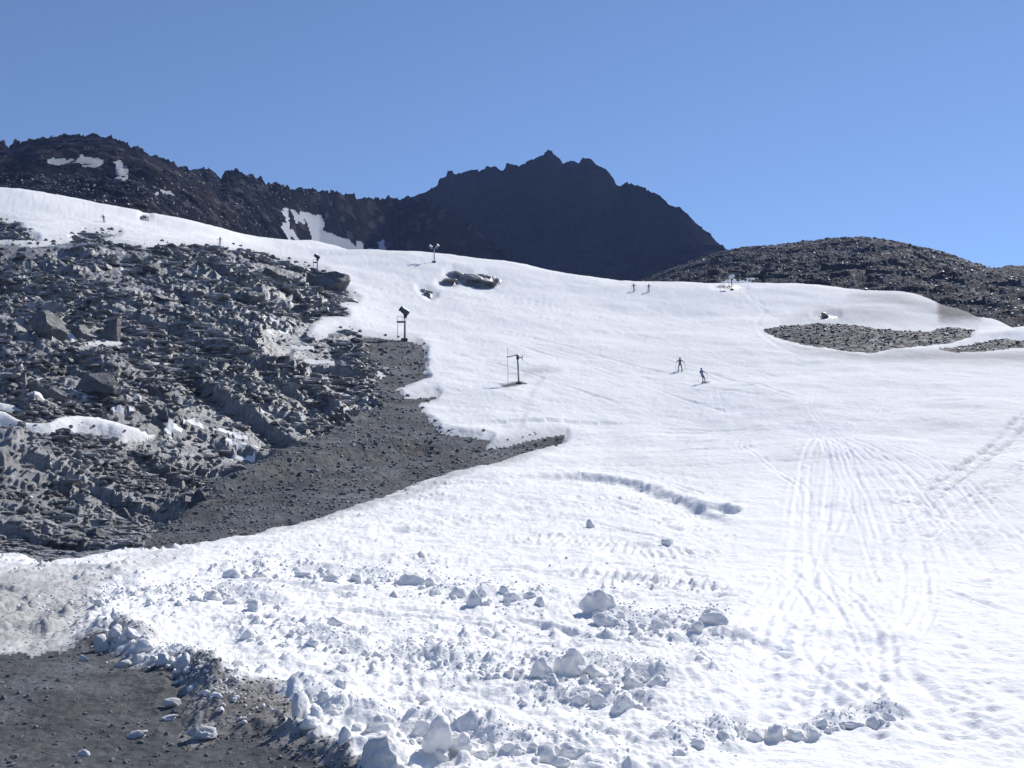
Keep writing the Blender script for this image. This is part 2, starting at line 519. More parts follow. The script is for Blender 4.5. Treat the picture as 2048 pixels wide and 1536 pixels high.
# rock slope: broken beds, several sizes; long axis runs down to the right
ca, sa = math.cos(R(-33)), math.sin(R(-33))
U, V = X * ca + Y * sa, -X * sa + Y * ca                 # U along the strike
wx, wy = fbm(X * .12, Y * .12, 3, 21) * 3.0, fbm(X * .12, Y * .12, 3, 22) * 3.0
rockness = np.clip(rock_d / 26.0, 0, 1) * crest_ok
slabness = rockness * sstep(-in_gi, -18, 22)
f1, e1, c1 = facets((U + wx) / 2.2, V + wy, 9.0, 40, 0.16, 0.10, (0.0, -0.12))
f2, e2, c2 = facets((U + wx) / 2.4, V + wy, 2.8, 50, 0.26, 0.15, (0.0, -0.20))
f3, e3, c3 = facets(U / 2.0 + 0.3 * wx, V + .2 * wy, 1.25, 60, 0.38, 0.26, (0, -.12))
f4, e4, c4 = facets(U / 1.5, V, 0.5, 70, 0.6, 0.30)
sc1 = np.clip(D / 90.0, 0.55, 1.15)
blocky = sstep(fbm(X * .07, Y * .07, 3, 95), -.05, .25)
rel = f1 * 9.0 * 0.55 + f2 * 2.8 * (0.5 + .5 * blocky) + f3 * 1.25 * (.5 + .5 * blocky) + f4 * 0.5 * 0.5 * (.3 + .7 * blocky)
rel = rel - 0.25 * (1 - sstep(e2, 0.0, 0.08)) * (c2 > .3)
for _ in range(1):                                      # the grid is finer across than in depth: even it out
    rel[1:-1] = .25 * rel[:-2] + .5 * rel[1:-1] + .25 * rel[2:]
rel[:, 1:-1] = .15 * rel[:, :-2] + .7 * rel[:, 1:-1] + .15 * rel[:, 2:]
big = fbm(X * 0.045, Y * 0.045, 3, 90)
Z += slabness * (rel * sc1 + big * 1.8)
# gravel: low swells, small stones come separately
roughdirt = 0
gravelness = np.clip(np.maximum(np.minimum(rockness, sstep(in_gi, -20, 20)), np.maximum(np.clip(in_oval / 12, 0, 1) * (D > 100) * crest_ok, np.clip(in_front / 40, 0, 1) * (D < 33))), 0, 1)
gf, ge, gc = facets(X, Y, 0.55, 77, 0.7, 0.35)
Z += gravelness * (fbm(X * .25, Y * .25, 3, 33) * 0.25 + fbm(X * 1.7, Y * 1.7, 4, 78, .6) * .05 + np.where(D < 40, fbm(X * 9, Y * 9, 2, 79) * .012, gf * .06))
# a shallow gully that crosses the gravel
gl = world_line([(430, 985), (560, 950), (700, 925), (820, 905), (930, 893), (1110, 880)])
gd, gal, gs = seg_dist(X, Y, gl)
Z -= 0.5 * np.exp(-(gd / 1.5) ** 2) * sstep(rock_d, -20, 0) * np.where(D < 130, 1, 0)
Z += 0.45 * np.exp(-((gd - 2.6) / 1.2) ** 2) * (gs > 0) * (rock_d > 14) * (D < 130)
# outcrops in the snow
Z += np.clip(in_bits / 5.0, 0, 1) * crest_ok * (D > 100) * (1.1 + f2 * 1.6 + f3 * .7)
# oval bank
Z += np.clip(in_oval / 25.0, 0, 1) * crest_ok * (D > 100) * 1.2

snowm = sstep(-np.maximum(np.maximum(rock_d * crest_ok + (~crest_ok) * -50, in_front * (D < 33) + (D >= 33) * -50), np.maximum(np.maximum(in_oval, in_bits) * crest_ok * (D > 100) + (~(crest_ok & (D > 100))) * -50, -200)), -1, 13)
snowm = np.where(D < 33, np.minimum(snowm, sstep(-in_front, -2, 46)), snowm)
snowm = np.where(spot, 0.35, snowm)
# snow body is thicker than the ground beside it
Z += snowm * np.clip(D / 120, 0.12, 0.4) * (.25 + .75 * tipz)
# rolling and wind relief
Z += snowm * (fbm(X * .07, Y * .07, 3, 101) * 0.55 * sstep(D, 20, 70) + fbm(X * .5, Y * .5, 4, 102) * 0.09)
# churned snow in front
churn = snowm * (1 - sstep(D, 62, 80)) * (1 - sstep(PX + jn2 * 60, 1380, 1560) * 0.75)
ch = fbm(X * 1.6, Y * 1.1, 5, 111, 0.62)
Z += churn * (ch * 0.10 + np.abs(fbm(X * 4.2, Y * 4.2, 3, 113)) * 0.07 * (1 - sstep(D, 18, 45)))
lump, le, lc = facets(X + ch * .2, Y, 0.34, 115, 0.25, 0.5)
lump = np.clip(1 - (np.sqrt(np.maximum(0, 1 - le * 1.2))), 0, 1)
patchy = sstep(fbm(X * .33, Y * .45, 3, 117), 0.0, 0.45)
Z += churn * patchy * (lc > .45) * lump * 0.16
Z += snowm * (1 - churn) * (D < 60) * (fbm(X * 6.5, Y * 6.5, 3, 125) * .012 + np.minimum(0, fbm(X * 3.1, Y * 3.1, 3, 126) + .25) * .03)
# calm snow: fine sun-cup texture
Z += snowm * (1 - churn) * (fbm(X * 2.2, Y * 2.2, 3, 121) * 0.035 + fbm(U * .35, V * 1.6, 3, 123) * 0.05 * sstep(D, 60, 110))

dirt_shade = np.zeros(X.shape); packed = np.zeros(X.shape)
rough_line = fbm(X * 1.9, Y * 1.9, 4, 131)
Zf, Xf, Yf = Z.reshape(-1), X.reshape(-1), Y.reshape(-1)
FR = np.flatnonzero(front.ravel() & (D.ravel() < 330))
XF, YF = Xf[FR], Yf[FR]
RL, SM, PKD, JN = rough_line.ravel(), snowm.ravel(), packed.reshape(-1), jn.ravel()
def near(L, r):
    xs, ys = [p[0] for p in L], [p[1] for p in L]
    m = (XF > min(xs) - r) & (XF < max(xs) + r) & (YF > min(ys) - r) & (YF < max(ys) + r)
    return FR[m]
def windrow(pts, w, h, power=1.0):
    L = world_line(pts)
    i = near(L, w * 4)
    d, al, sd = seg_dist(Xf[i], Yf[i], L)
    d = d * (1 + 0.35 * RL[i])
    prof = np.exp(-(d / w) ** 2)
    mod = 0.45 + 0.75 * np.clip(0.5 + fbm(al * 0.9 / max(w, .3), al * 0 + 3.3, 3, int(pts[0][0]) % 97), 0, 1)
    Zf[i] += prof * h * mod * power
for pts, w, h in [
    ([(195,1290),(225,1262),(300,1318),(372,1340),(410,1388),(470,1402)], .30, .22),
    ([(590,1400),(650,1420),(700,1450),(780,1478),(870,1478),(960,1492),(1060,1515),(1160,1508)], .34, .24),
    ([(130,1150),(200,1155),(290,1175)], .4, .14), ([(190,1205),(330,1205),(440,1195),(560,1215)], .45, .18),
    ([(450,1155),(560,1148),(700,1160),(830,1172),(950,1205),(1090,1212)], .6, .22),
    ([(470,1275),(620,1285),(740,1315),(880,1325)], .4, .15), ([(880,1335),(1060,1345),(1200,1345),(1330,1375)], .38, .20),
    ([(1040,1400),(1150,1405),(1290,1425)], .28, .18), ([(1190,1235),(1310,1262),(1450,1245)], .5, .20),
    ([(1345,1505),(1440,1478),(1560,1480),(1640,1468),(1700,1448),(1790,1442)], .24, .16),
    ([(1150,1158),(1300,1175),(1480,1200)], .4, .14), ([(560,1132),(760,1128),(930,1135)], .5, .14),
    ([(1850,1435),(1900,1430),(1990,1478),(2060,1475)], .2, .05), ([(350,1350),(420,1410),(500,1460),(640,1500),(760,1560)], .6, .20)]:
    windrow(pts, w, h)

def bank(pts, h, w):
    """a cut bank: the far side stays high, the near side drops"""
    L = world_line(pts)
    i = near(L, w * 4)
    d, al, sd = seg_dist(Xf[i], Yf[i], L)
    tot = al.max()
    ends = sstep(al, 0, tot * .22) * (1 - sstep(al, tot * .8, tot))
    x_ = -(d * sd) + .25 * RL[i]                       # positive on the near side
    sl = max(.25, .010 * float(np.median(Yf[i])))
    drop = sstep(x_, -sl, sl) * np.exp(-np.maximum(x_, 0) / w)
    lip = np.exp(-((x_ + sl * 1.2) / (w * .6)) ** 2) * .22
    Zf[i] += h * ends * (lip - drop)
bank([(985, 980), (1090, 977), (1190, 973), (1260, 983), (1320, 1002), (1370, 1020), (1430, 1045), (1475, 1075)], 0.5, 1.9)
bank([(1430,1028),(1456,1036),(1490,1038)], .6, .8)
bank([(740,1085),(790,1072),(860,1068)], .35, 1.0)
bank([(770,1000),(850,985),(930,978)], .25, 1.0)
bank([(20,1275),(100,1268),(150,1255)], .14, .4)
bank([(-40,1322),(60,1310),(130,1302)], .10, .4)
bank([(-40,1235),(60,1228),(110,1215)], .16, .5)
bank([(-40,1190),(40,1200),(90,1195)], .16, .5)

def treads(pts, half, period, depth, slant=0.5, lim=1.0):
    """the ribbed track of a groomer belt"""
    L = world_line(pts)
    i = near(L, half * 1.5)
    d, al, sd = seg_dist(Xf[i], Yf[i], L)
    off = d * sd
    ins = (1 - sstep(d, half * .85, half)) * sstep(al, 0, .6) * (1 - sstep(al, al.max() - .6, al.max()))
    wob = fbm(Xf[i] * .8, Yf[i] * .8, 2, 141)
    brk = sstep(fbm(Xf[i] * .5, Yf[i] * .5, 2, 143), -0.35, 0.1)
    rib = np.abs(((al + off * slant + wob * .3) / period) % 1.0 - 0.5) * 2
    Zf[i] += SM[i] * ins * brk * ((sstep(rib, .25, .75) - .5) * depth * lim) - SM[i] * ins * depth * .4
treads([(1060,1085),(1180,1105),(1300,1120),(1450,1128)], 1.4, .46, .075, .7)
treads([(1180,1010),(1260,1035),(1350,1065),(1430,1080)], 1.5, .46, .07, .6)
treads([(1120,1160),(1250,1175),(1480,1205)], .8, .40, .075, .7)
treads([(1370,1040),(1480,1010)], 1.3, .5, .05, .5)
treads([(1050,1462),(920,1500),(860,1560)], .35, .12, .03, .4)
treads([(330,1205),(480,1225),(640,1240)], .5, .26, .05, .4)
treads([(640,1330),(800,1350),(960,1340)], .5, .22, .045, .4)
treads([(2080,840),(1960,935),(1850,1000),(1760,1060)], 1.1, .7, .20, .2)
treads([(2080,930),(1990,990),(1930,1030),(1830,1090)], 0.9, .6, .16, .2)
treads([(2070,1110),(1990,1170),(1900,1205)], .5, .35, .07, .2)

def trail(pts, w, depth, pk=0.0, pair=0.0):
    L = world_line(pts)
    i = near(L, w * 4 + pair)
    d, al, sd = seg_dist(Xf[i], Yf[i], L)
    if pair: d = np.abs(d - pair)
    depth = depth * (.35 + .85 * np.clip(.5 + vnoise(al * .35, al * 0 + L[0][0]), 0, 1))
    Zf[i] += -SM[i] * depth * np.exp(-(d / w) ** 2) + SM[i] * depth * .5 * np.exp(-((d - w * 1.8) / (w * .7)) ** 2)
    if pk: PKD[i] = np.maximum(PKD[i], pk * np.exp(-(d / (w * 1.3)) ** 2) * (0.7 + 0.3 * JN[i]) * (1 - .6 * sstep(al, al.max() * .7, al.max())))
rnd = random.Random(4)
def ruts(pts, gap, depth, tint):
    """two deep broken ruts side by side"""
    L = world_line(pts)
    i = near(L, 3)
    d, al, sd = seg_dist(Xf[i], Yf[i], L)
    off = d * sd
    for o_ in (-gap, gap):
        q = np.exp(-((off - o_ + .15 * RL[i]) / .22) ** 2) * (.35 + .65 * sstep(fbm(al * 1.1, al * 0 + o_, 3, 161), -.2, .35)) * sstep(al, 0, 2) * (1 - sstep(al, al.max() - 3, al.max()))
        Zf[i] -= depth * q
        DR[i] = np.maximum(DR[i], q * tint)
DR = dirt_shade.reshape(-1)
ruts([(2060,835),(1985,905),(1930,950),(1860,1000)], .5, .30, .42)
ruts([(1870,995),(1830,1040),(1795,1085),(1740,1130)], .4, .10, .12)
ruts([(2060,930),(1990,985),(1935,1015),(1880,1040)], .4, .14, .20)
ruts([(2000,1050),(1960,1090),(1920,1130)], .3, .08, .12)
for q in ([(1700,880),(1760,920),(1800,1000),(1812,1100),(1830,1180)], [(1740,884),(1830,930),(1900,990),(1960,1060),(2050,1110)], [(1760,876),(1900,905),(2060,930)],
          [(1655,900),(1645,1000),(1650,1120)], [(1620,900),(1590,980),(1585,1100)], [(1690,900),(1740,1000),(1760,1140)], [(1500,870),(1480,900),(1520,925),(1590,960)],
          [(1780,1000),(1850,1050),(1930,1160)], [(1600,1120),(1640,1180),(1620,1300),(1560,1420)], [(1660,1120),(1700,1250),(1800,1370),(1900,1460)]):
    trail(q, .12, .018, .6, .24)
fan = []
for i in range(11):
    x0 = rnd.gauss(1670, 45); y0 = rnd.uniform(868, 900)
    x3 = x0 - 60 + (rnd.random() ** .75) * 460; y3 = rnd.uniform(1020, 1230) if x3 < 1900 else rnd.uniform(950, 1110)
    bow = rnd.uniform(.5, 1.1) * (x3 - x0)
    fan.append([(x0, y0), (x0 + .18 * (x3 - x0) + .25 * bow + rnd.uniform(-6, 6), y0 + .22 * (y3 - y0)), (x0 + .5 * (x3 - x0) + .4 * bow * .5 + rnd.uniform(-10, 10), y0 + .55 * (y3 - y0)), (x3, y3)])
for q in fan: trail(q, rnd.uniform(.07, .13), rnd.uniform(.015, .04), rnd.uniform(.3, 1.0), rnd.choice([0, 0, .14, .2, .3, .8]))
for q, pr in (([(1632,880),(1612,930),(1606,1000),(1600,1080),(1606,1190)], .30), ([(1645,884),(1660,950),(1650,1060),(1625,1170)], .1), ([(1658,884),(1705,925),(1742,1000),(1770,1080),(1782,1150)], .28),
              ([(1672,882),(1745,930),(1812,1010),(1850,1080),(1870,1160)], .34), ([(1688,882),(1790,930),(1862,1000),(1910,1075),(1962,1150)], .34), ([(1664,884),(1690,960),(1690,1040),(1662,1110)], .2),
              ([(1704,880),(1830,915),(1930,985),(2000,1060),(2070,1120)], .34), ([(1716,876),(1860,892),(1980,925),(2090,960)], .3), ([(1490,900),(1545,940),(1604,985),(1612,1060)], .25), ([(1480,905),(1530,925),(1620,925)], .0)):
    trail(q, .12, .042, 1.2, pr)
for i in range(16):                                     # tracks that cross the fan
    x0 = rnd.uniform(1900, 2070); y0 = rnd.uniform(880, 1080)
    trail([(x0, y0), (x0 - rnd.uniform(80, 150), y0 + rnd.uniform(30, 70)), (x0 - rnd.uniform(220, 420), y0 + rnd.uniform(90, 190))], rnd.uniform(.07, .12), rnd.uniform(.03, .06), 0, rnd.choice([0, .12, .3]))
for i in range(14):
    x0 = rnd.uniform(1480, 1900); y0 = rnd.uniform(1100, 1200)
    trail([(x0, y0), (x0 + rnd.uniform(-90, 130), y0 + 110), (x0 + rnd.uniform(-220, 260), y0 + rnd.uniform(200, 330))], rnd.uniform(.05, .09), .02, .3, rnd.choice([0, .12, .3]))
for i in range(26):
    x0 = rnd.uniform(1420, 1900); y0 = rnd.uniform(790, 830); tx = 1640 + rnd.uniform(-40, 60)
    trail([(x0, y0), ((x0 + tx) / 2 + rnd.uniform(-30, 30), (y0 + 880) / 2), (tx, 880)], .12, .014, .6, .22)
trail([(1430,790),(1442,840)], .14, .02, .8, .4)
trail([(1850,1190),(1960,1220),(2070,1260)], .12, .07, .2)
trail([(1990,1180),(2070,1140)], .12, .06, 0)
trail([(1540,1300),(1500,1400),(1440,1440)], .3, .04, .5)
trail([(1600,1200),(1590,1300),(1560,1420),(1540,1540)], .8, .06, .6)
trail([(1740,1300),(1810,1380),(1900,1470)], .5, .05, .5)
for i in range(26):                                            # long ski lines on the upper slope
    y0 = rnd.uniform(540, 700); x0 = rnd.uniform(680, 1150)
    trail([(x0, y0), (x0 + 220, y0 + rnd.uniform(35, 60)), (x0 + 480, y0 + rnd.uniform(90, 130))], rnd.uniform(.25, .5), .08, 0)
for i in range(14):
    y0 = rnd.uniform(880, 960); x0 = rnd.uniform(1000, 1300)
    trail([(x0, y0), (x0 + 200, y0 - rnd.uniform(8, 22)), (x0 + 430, y0 - rnd.uniform(10, 30))], .3, .06, 0)
for q in ([(190,425),(350,450),(520,480),(700,512)], [(240,432),(400,463),(600,500)], [(1490,590),(1530,620),(1515,650),(1545,690),(1620,725)], [(1500,600),(1560,645)], [(1700,600),(1640,620),(1550,655)],
          [(1440,700),(1500,706),(1560,717)]):
    trail(q, .45, .07, .1)
for q in ([(560,1125),(800,1100),(1100,1110),(1400,1160)], [(700,1095),(900,1060),(1150,1060),(1380,1110)], [(480,1140),(760,1145),(1000,1150),(1200,1175)], [(880,1020),(1050,1005),(1220,1020),(1330,1060)],
          [(600,1075),(800,1035),(1000,1012)], [(1100,1215),(1300,1200),(1480,1215)], [(560,1225),(760,1235),(980,1260),(1150,1300)], [(300,1185),(520,1180),(700,1200)], [(1350,1300),(1450,1290),(1560,1310)],
          [(760,1010),(930,975),(1100,955),(1260,960),(1400,1000)], [(980,1240),(1100,1275),(1300,1300)], [(420,1255),(600,1262),(720,1290)]):
    trail(q, rnd.uniform(.14, .26), .07, .15, .0)
    trail([(a_ + 6, b_ + rnd.uniform(7, 14)) for a_, b_ in q], .12, .05, 0)
trail([(1470,1140),(1560,1120),(1650,1130)], .4, .05, 0)
for i in range(300):                                           # footprints and small pits on the right
    gx, gy = ground_at(rnd.uniform(1460, 2060), rnd.uniform(1110, 1500))
    m = (np.abs(X - gx) < 1.2) & (np.abs(Y - gy) < 1.2)
    Z[m] -= .045 * np.exp(-(((X[m] - gx) / .07) ** 2 + ((Y[m] - gy) / .10) ** 2))

# soiled snow, plus shade painted in where noted
def dirty(poly, soft, amt):
    global dirt_shade
    v = poly_in(PX + jx * 1.2, PY + jy * 1.2, poly)
    dirt_shade = np.maximum(dirt_shade, sstep(v, -soft * .4, soft) * amt)
dirt_shade = np.maximum(dirt_shade, np.where((rock_d < 4) & (rock_d > -18) & front, (1 - np.abs(rock_d) / 18.) * .30, 0))
dirty([(-3000,1118),(60,1130),(200,1140),(420,1100),(330,1150),(200,1200),(190,1290),(120,1310),(-3000,1320)], 40, .5)
dirty([(-3000,1190),(60,1190),(160,1200),(180,1250),(100,1310),(-3000,1315)], 30, .62)
dirty([(-3000,1125),(60,1132),(150,1150),(120,1200),(150,1260),(80,1300),(-3000,1310)], 50, .6)
dirty([(0,1205),(60,1195),(110,1200),(60,1225),(0,1230)], 15, .65)
dirty([(0,1268),(90,1262),(150,1255),(140,1275),(0,1290)], 12, .4)
dirty([(340,1100),(600,1045),(800,990),(1100,890),(1120,905),(860,1000),(640,1060),(420,1115)], 12, .38)
dirty([(180,1290),(260,1330),(340,1345),(420,1390),(500,1440),(640,1490),(740,1560),(800,1700),(330,1700),(320,1370),(200,1340)], 22, .85)
dirty([(120,1275),(260,1275),(330,1320),(210,1320)], 20, .5)
dirty([(420,1420),(560,1400),(640,1460),(600,1536),(400,1536)], 25, .95)
dirty([(1528,665),(1600,692),(1740,710),(1900,700),(2048,700),(2300,705),(2300,735),(2048,742),(1850,738),(1700,730),(1600,712)], 22, .55)
dirty([(1870,600),(1930,598),(1980,632),(1960,650),(1880,652),(1868,625)], 14, .95)
dirty([(1700,583),(1790,584),(1870,600),(1960,640),(1950,652),(1860,640),(1760,612),(1690,600)], 18, .42)
dirty([(1560,640),(1640,610),(1760,606),(1860,640),(1940,655),(1560,655)], 20, .25)
dirty([(1440,700),(1500,702),(1540,716),(1450,712)], 8, .12)
dirty([(1160,925),(1330,900),(1500,960),(1480,1040),(1340,1000)], 50, .10)
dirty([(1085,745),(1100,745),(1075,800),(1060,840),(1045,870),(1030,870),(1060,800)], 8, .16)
dirty([(1560,880),(1700,870),(1900,900),(2060,930),(2100,1100),(1950,1170),(1600,1190),(1560,1000)], 60, .07)
dirty([(1480,790),(1800,770),(2060,800),(2060,870),(1700,880),(1480,880)], 40, .05)
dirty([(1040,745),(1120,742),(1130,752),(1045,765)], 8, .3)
dirty([(998,777),(1045,770),(1058,777),(1008,786)], 3, .9)  # shadow at the post's foot, darkened into the snow colour
dirt_shade = np.maximum(dirt_shade, np.where((D < 33), sstep(in_front, np.where(PX > 150, -34, -16), 0) * np.where(PX > 150, 1.0, .8), 0))  # soil fading into gravel; far left also paints the step's shade
dirt_shade = np.where(snowm > -1, dirt_shade, 0) * front

# ------------------------------------------------------------------ faces and objects of the ground
na, nr = X.shape
idx = np.arange(na * nr).reshape(na, nr)
def quads(idx):
    return np.stack([idx[:-1, :-1], idx[:-1, 1:], idx[1:, 1:], idx[1:, :-1]], -1).reshape(-1, 4)[:, ::-1]
FQ = quads(idx)
clsf = np.max(CLS.ravel()[FQ], axis=1)
CO = np.stack([X, Y, Z], -1).reshape(-1, 3)
dirt_shade_f, packf = dirt_shade.ravel(), packed.ravel()

def piece(name, sel, material, smooth, kind='structure', parent=None, co=None, fq=None, at=None):
    co = CO if co is None else co
    fq = FQ if fq is None else fq
    f = fq[sel]
    used, inv = np.unique(f.ravel(), return_inverse=True)
    attrs = {k_: v_[used] for k_, v_ in (at if at is not None else {"dirt_shade": dirt_shade_f, "packed": packf}).items()}
    me = mesh_np(name, co[used], inv.reshape(f.shape), material, smooth=smooth, attrs=attrs)
    o = link(name, me, parent)
    if kind: o["kind"] = kind
    return o
snow_field = piece("snow_field", clsf == 0, M_SNOW, True)
rock_slope = piece("rocky_slope", clsf == 1, M_SLAB, False)
gravel_bank = piece("gravel_bank", clsf == 2, M_GRAVEL, False)
gravel_front = piece("gravel_ground", clsf == 3, M_GRAVEL, False)
gravel_oval = piece("bare_ground", clsf == 4, M_BARE, False)
bits = piece("rock_outcrop", clsf == 5, M_SLAB, False)

def surf(x, y):
    """height of the finished ground"""
    a = math.atan2(x, y); r = math.hypot(x, y)
    i = int(np.clip(np.searchsorted(AZ, a) - 1, 0, na - 2)); j = int(np.clip(np.searchsorted(RAD, r) - 1, 0, nr - 2))
    s_ = min(max((a - AZ[i]) / (AZ[i + 1] - AZ[i]), 0), 1); t = min(max((r - RAD[j]) / (RAD[j + 1] - RAD[j]), 0), 1)
    return float((Z[i, j] * (1 - s_) + Z[i + 1, j] * s_) * (1 - t) + (Z[i, j + 1] * (1 - s_) + Z[i + 1, j + 1] * s_) * t)

def at_px(px, py):
    """the finished ground seen at a picture position"""
    u = (px - 1024) / FPX; v = (768 - py) / FPX
    x0, d0 = ground_at(px, py)
    a = u / (CT - ST * v); e = (ST + CT * v) / (CT - ST * v)
    best = d0
    for d in np.geomspace(d0 * 0.86, d0 * 1.16, 120):
        if (surf(a * d, d) - CAMZ) / d >= e:
            best = float(d); break
    return Vector((a * best, best, surf(a * best, best)))

# ------------------------------------------------------------------ far ridges and hills
def massif(name, sil, d0, d1, base_row, mtl, seed, rough, cell, jag, pxr, cols, rows=150, dist_of=None, patch=None, pow_=0.9, patch_label=None, step=1.0, kind_smooth=False, gully=1.2):
    px = np.linspace(pxr[0], pxr[1], cols)
    sx, sy = [p[0] for p in sil], [p[1] for p in sil]
    ry = np.interp(px, sx, sy)
    dr = np.interp(px, [p[0] for p in d1], [p[1] for p in d1])
    db = np.interp(px, [p[0] for p in d0], [p[1] for p in d0])
    t = np.concatenate([np.linspace(0, 1, rows), 1 + np.linspace(0, 1, 26)[1:] ** 1.3])
    PXg, T = np.meshgrid(px, t, indexing='ij')
    br = np.interp(px, [p[0] for p in base_row], [p[1] for p in base_row])
    v = (768 - ry) / FPX
    a = ((px - 1024) / FPX) / (CT - ST * v)
    zr = CAMZ + row_e(ry) * dr
    zb = CAMZ + row_e(br) * db
    kw = max(3, int(cols * .035)); kk_ = np.hanning(2 * kw + 1); kk_ /= kk_.sum()
    zs = np.convolve(np.pad(zr, kw, mode='edge'), kk_, 'valid')
    zs = np.minimum(zs, np.maximum(zr, zs - 6))
    DD = db[:, None] + (dr - db)[:, None] * T
    Tc = np.clip(T, 0, 1)
    front_z = zb[:, None] + (zs - zb)[:, None] * Tc ** pow_ + (zr - zs)[:, None] * Tc ** 9
    back = np.clip(T - 1, 0, 1)
    Zg = np.where(T <= 1, front_z, zr[:, None] - (zr - zb)[:, None] * 0.9 * back ** 1.2)
    Xg, Yg = a[:, None] * DD, DD
    env = np.sin(np.clip(T, 0, 1) * math.pi) ** .5
    envt = np.where(T <= 1, env, 0.5 * np.clip(back * 4, 0, 1))
    fa, ea, ca_ = facets(Xg + fbm(Xg / cell, Yg / cell, 2, seed) * cell * .3, Yg, cell * 3.2, seed, .5, .4)
    fb, eb, cb = facets(Xg, Yg, cell, seed + 9, .6, .4)
    fc, ec, cc = facets(Xg, Yg, cell * .35, seed + 19, .7, .4)
    gul = fbm((Xg + Yg * .5) / (cell * 2.2), Yg / (cell * 12), 4, seed + 5)
    keep = np.ones(Xg.shape)
    jx_ = fbm(Xg / cell, Yg / cell, 4, seed + 3) * step * 16; jy_ = fbm(Xg / cell, Yg / cell, 4, seed + 4) * step * 11
    hole = fbm(Xg / cell * 1.4, Yg / cell * .9, 3, seed + 6)
    pX0, pY0 = project(Xg, Yg, Zg)
    for p in (patch or []):
        keep *= 1 - sstep(poly_in(pX0 + jx_, pY0 + jy_, p), -7, 3) * .85
    Zg = Zg + keep * envt * rough * (fa * 3.2 * .5 + fb * .8 + fc * .35 + gul * gully) * cell * .45
    # the skyline: crags on the ridge
    jg, _, _ = facets(Xg, Yg * .15, cell * .26, seed + 29, .9, .6)
    jg2, _, _ = facets(Xg, Yg * .15, cell * .11, seed + 39, .9, .6)
    Zg = Zg + np.exp(-((T - 1) / .05) ** 2) * (jg * jag + jg2 * jag * .5)
    n1, n2 = Xg.shape
    co = np.stack([Xg, Yg, Zg], -1).reshape(-1, 3)
    fq = quads(np.arange(n1 * n2).reshape(n1, n2))
    cls = np.zeros((n1, n2), np.int8)
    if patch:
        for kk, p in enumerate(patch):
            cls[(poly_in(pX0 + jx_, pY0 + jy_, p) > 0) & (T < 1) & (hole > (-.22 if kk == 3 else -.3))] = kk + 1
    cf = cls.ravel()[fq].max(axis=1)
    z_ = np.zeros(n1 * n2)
    o = piece(name, cf == 0, mtl, kind_smooth, 'structure', None, co, fq, {"dirt_shade": z_})
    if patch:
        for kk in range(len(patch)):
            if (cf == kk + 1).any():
                piece("snow_patch", cf == kk + 1, M_OLD, True, None, o, co, fq, {"dirt_shade": z_ + (.25 if kk == 3 or name == "scree_hill" else .62), "packed": z_})  # small ridge patches: their shade is painted in with the higher value
    return o, (Xg, Yg, Zg, T)
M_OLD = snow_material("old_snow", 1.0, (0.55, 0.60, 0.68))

SIL_A = [(-700,330),(-300,300),(0,291),(15,293),(60,283),(100,274),(112,276),(150,274),(178,271),(205,277),(228,278),(250,288),(272,292),(300,312),(322,320),(345,328),(370,335),(400,338),(412,337),(420,334),(436,352),(444,355),(452,347),(470,343),(490,350),(500,352),(522,352),(530,364),(560,367),(590,375),(625,379),(650,380),(700,389),(720,393),(740,395),(780,398),(810,397),(850,400),(900,420),(960,460),(1020,520)]
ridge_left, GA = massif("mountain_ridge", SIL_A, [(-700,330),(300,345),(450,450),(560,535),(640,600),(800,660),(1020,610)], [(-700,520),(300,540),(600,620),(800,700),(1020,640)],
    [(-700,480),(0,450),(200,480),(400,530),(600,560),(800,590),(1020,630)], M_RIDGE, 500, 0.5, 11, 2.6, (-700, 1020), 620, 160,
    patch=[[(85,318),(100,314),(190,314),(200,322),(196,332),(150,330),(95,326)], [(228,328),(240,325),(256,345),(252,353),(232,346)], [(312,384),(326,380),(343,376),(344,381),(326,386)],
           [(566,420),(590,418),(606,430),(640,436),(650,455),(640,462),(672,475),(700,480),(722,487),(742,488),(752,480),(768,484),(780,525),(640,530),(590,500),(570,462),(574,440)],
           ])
SIL_B = [(480,470),(640,430),(760,402),(800,398),(830,390),(850,383),(862,376),(870,375),(880,360),(892,350),(894,345),(903,342),(912,349),(930,343),(950,341),(975,335),(988,331),(1000,340),(1008,340),(1014,329),(1035,331),(1050,325),(1070,316),(1085,308),(1098,303),(1108,306),(1120,318),(1126,328),(1140,322),(1148,320),(1158,324),(1164,316),(1178,316),(1186,324),(1204,334),(1220,345),(1229,360),(1232,368),(1246,372),(1262,363),(1275,372),(1300,382),(1330,402),(1352,417),(1360,415),(1380,432),(1400,452),(1420,470),(1440,489),(1460,503),(1520,530),(1650,580)]
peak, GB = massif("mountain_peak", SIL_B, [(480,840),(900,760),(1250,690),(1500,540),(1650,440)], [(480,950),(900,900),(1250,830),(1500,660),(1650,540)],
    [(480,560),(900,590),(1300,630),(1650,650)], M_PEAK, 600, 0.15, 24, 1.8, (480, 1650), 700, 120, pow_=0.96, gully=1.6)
SIL_C = [(1180,600),(1260,570),(1330,540),(1400,515),(1450,500),(1500,493),(1560,488),(1620,482),(1660,476),(1710,473),(1750,475),(1800,484),(1850,495),(1900,508),(1940,522),(1975,535),(2000,536),(2020,531),(2048,532),(2200,540),(2700,560)]
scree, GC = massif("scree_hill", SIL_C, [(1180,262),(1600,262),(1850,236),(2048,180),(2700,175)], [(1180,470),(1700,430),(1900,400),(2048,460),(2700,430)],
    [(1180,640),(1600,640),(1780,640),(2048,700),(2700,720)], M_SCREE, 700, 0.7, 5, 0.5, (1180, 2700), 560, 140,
    patch=[[(1440,570),(1470,560),(1500,552),(1508,558),(1480,565),(1500,576),(1440,580)]])

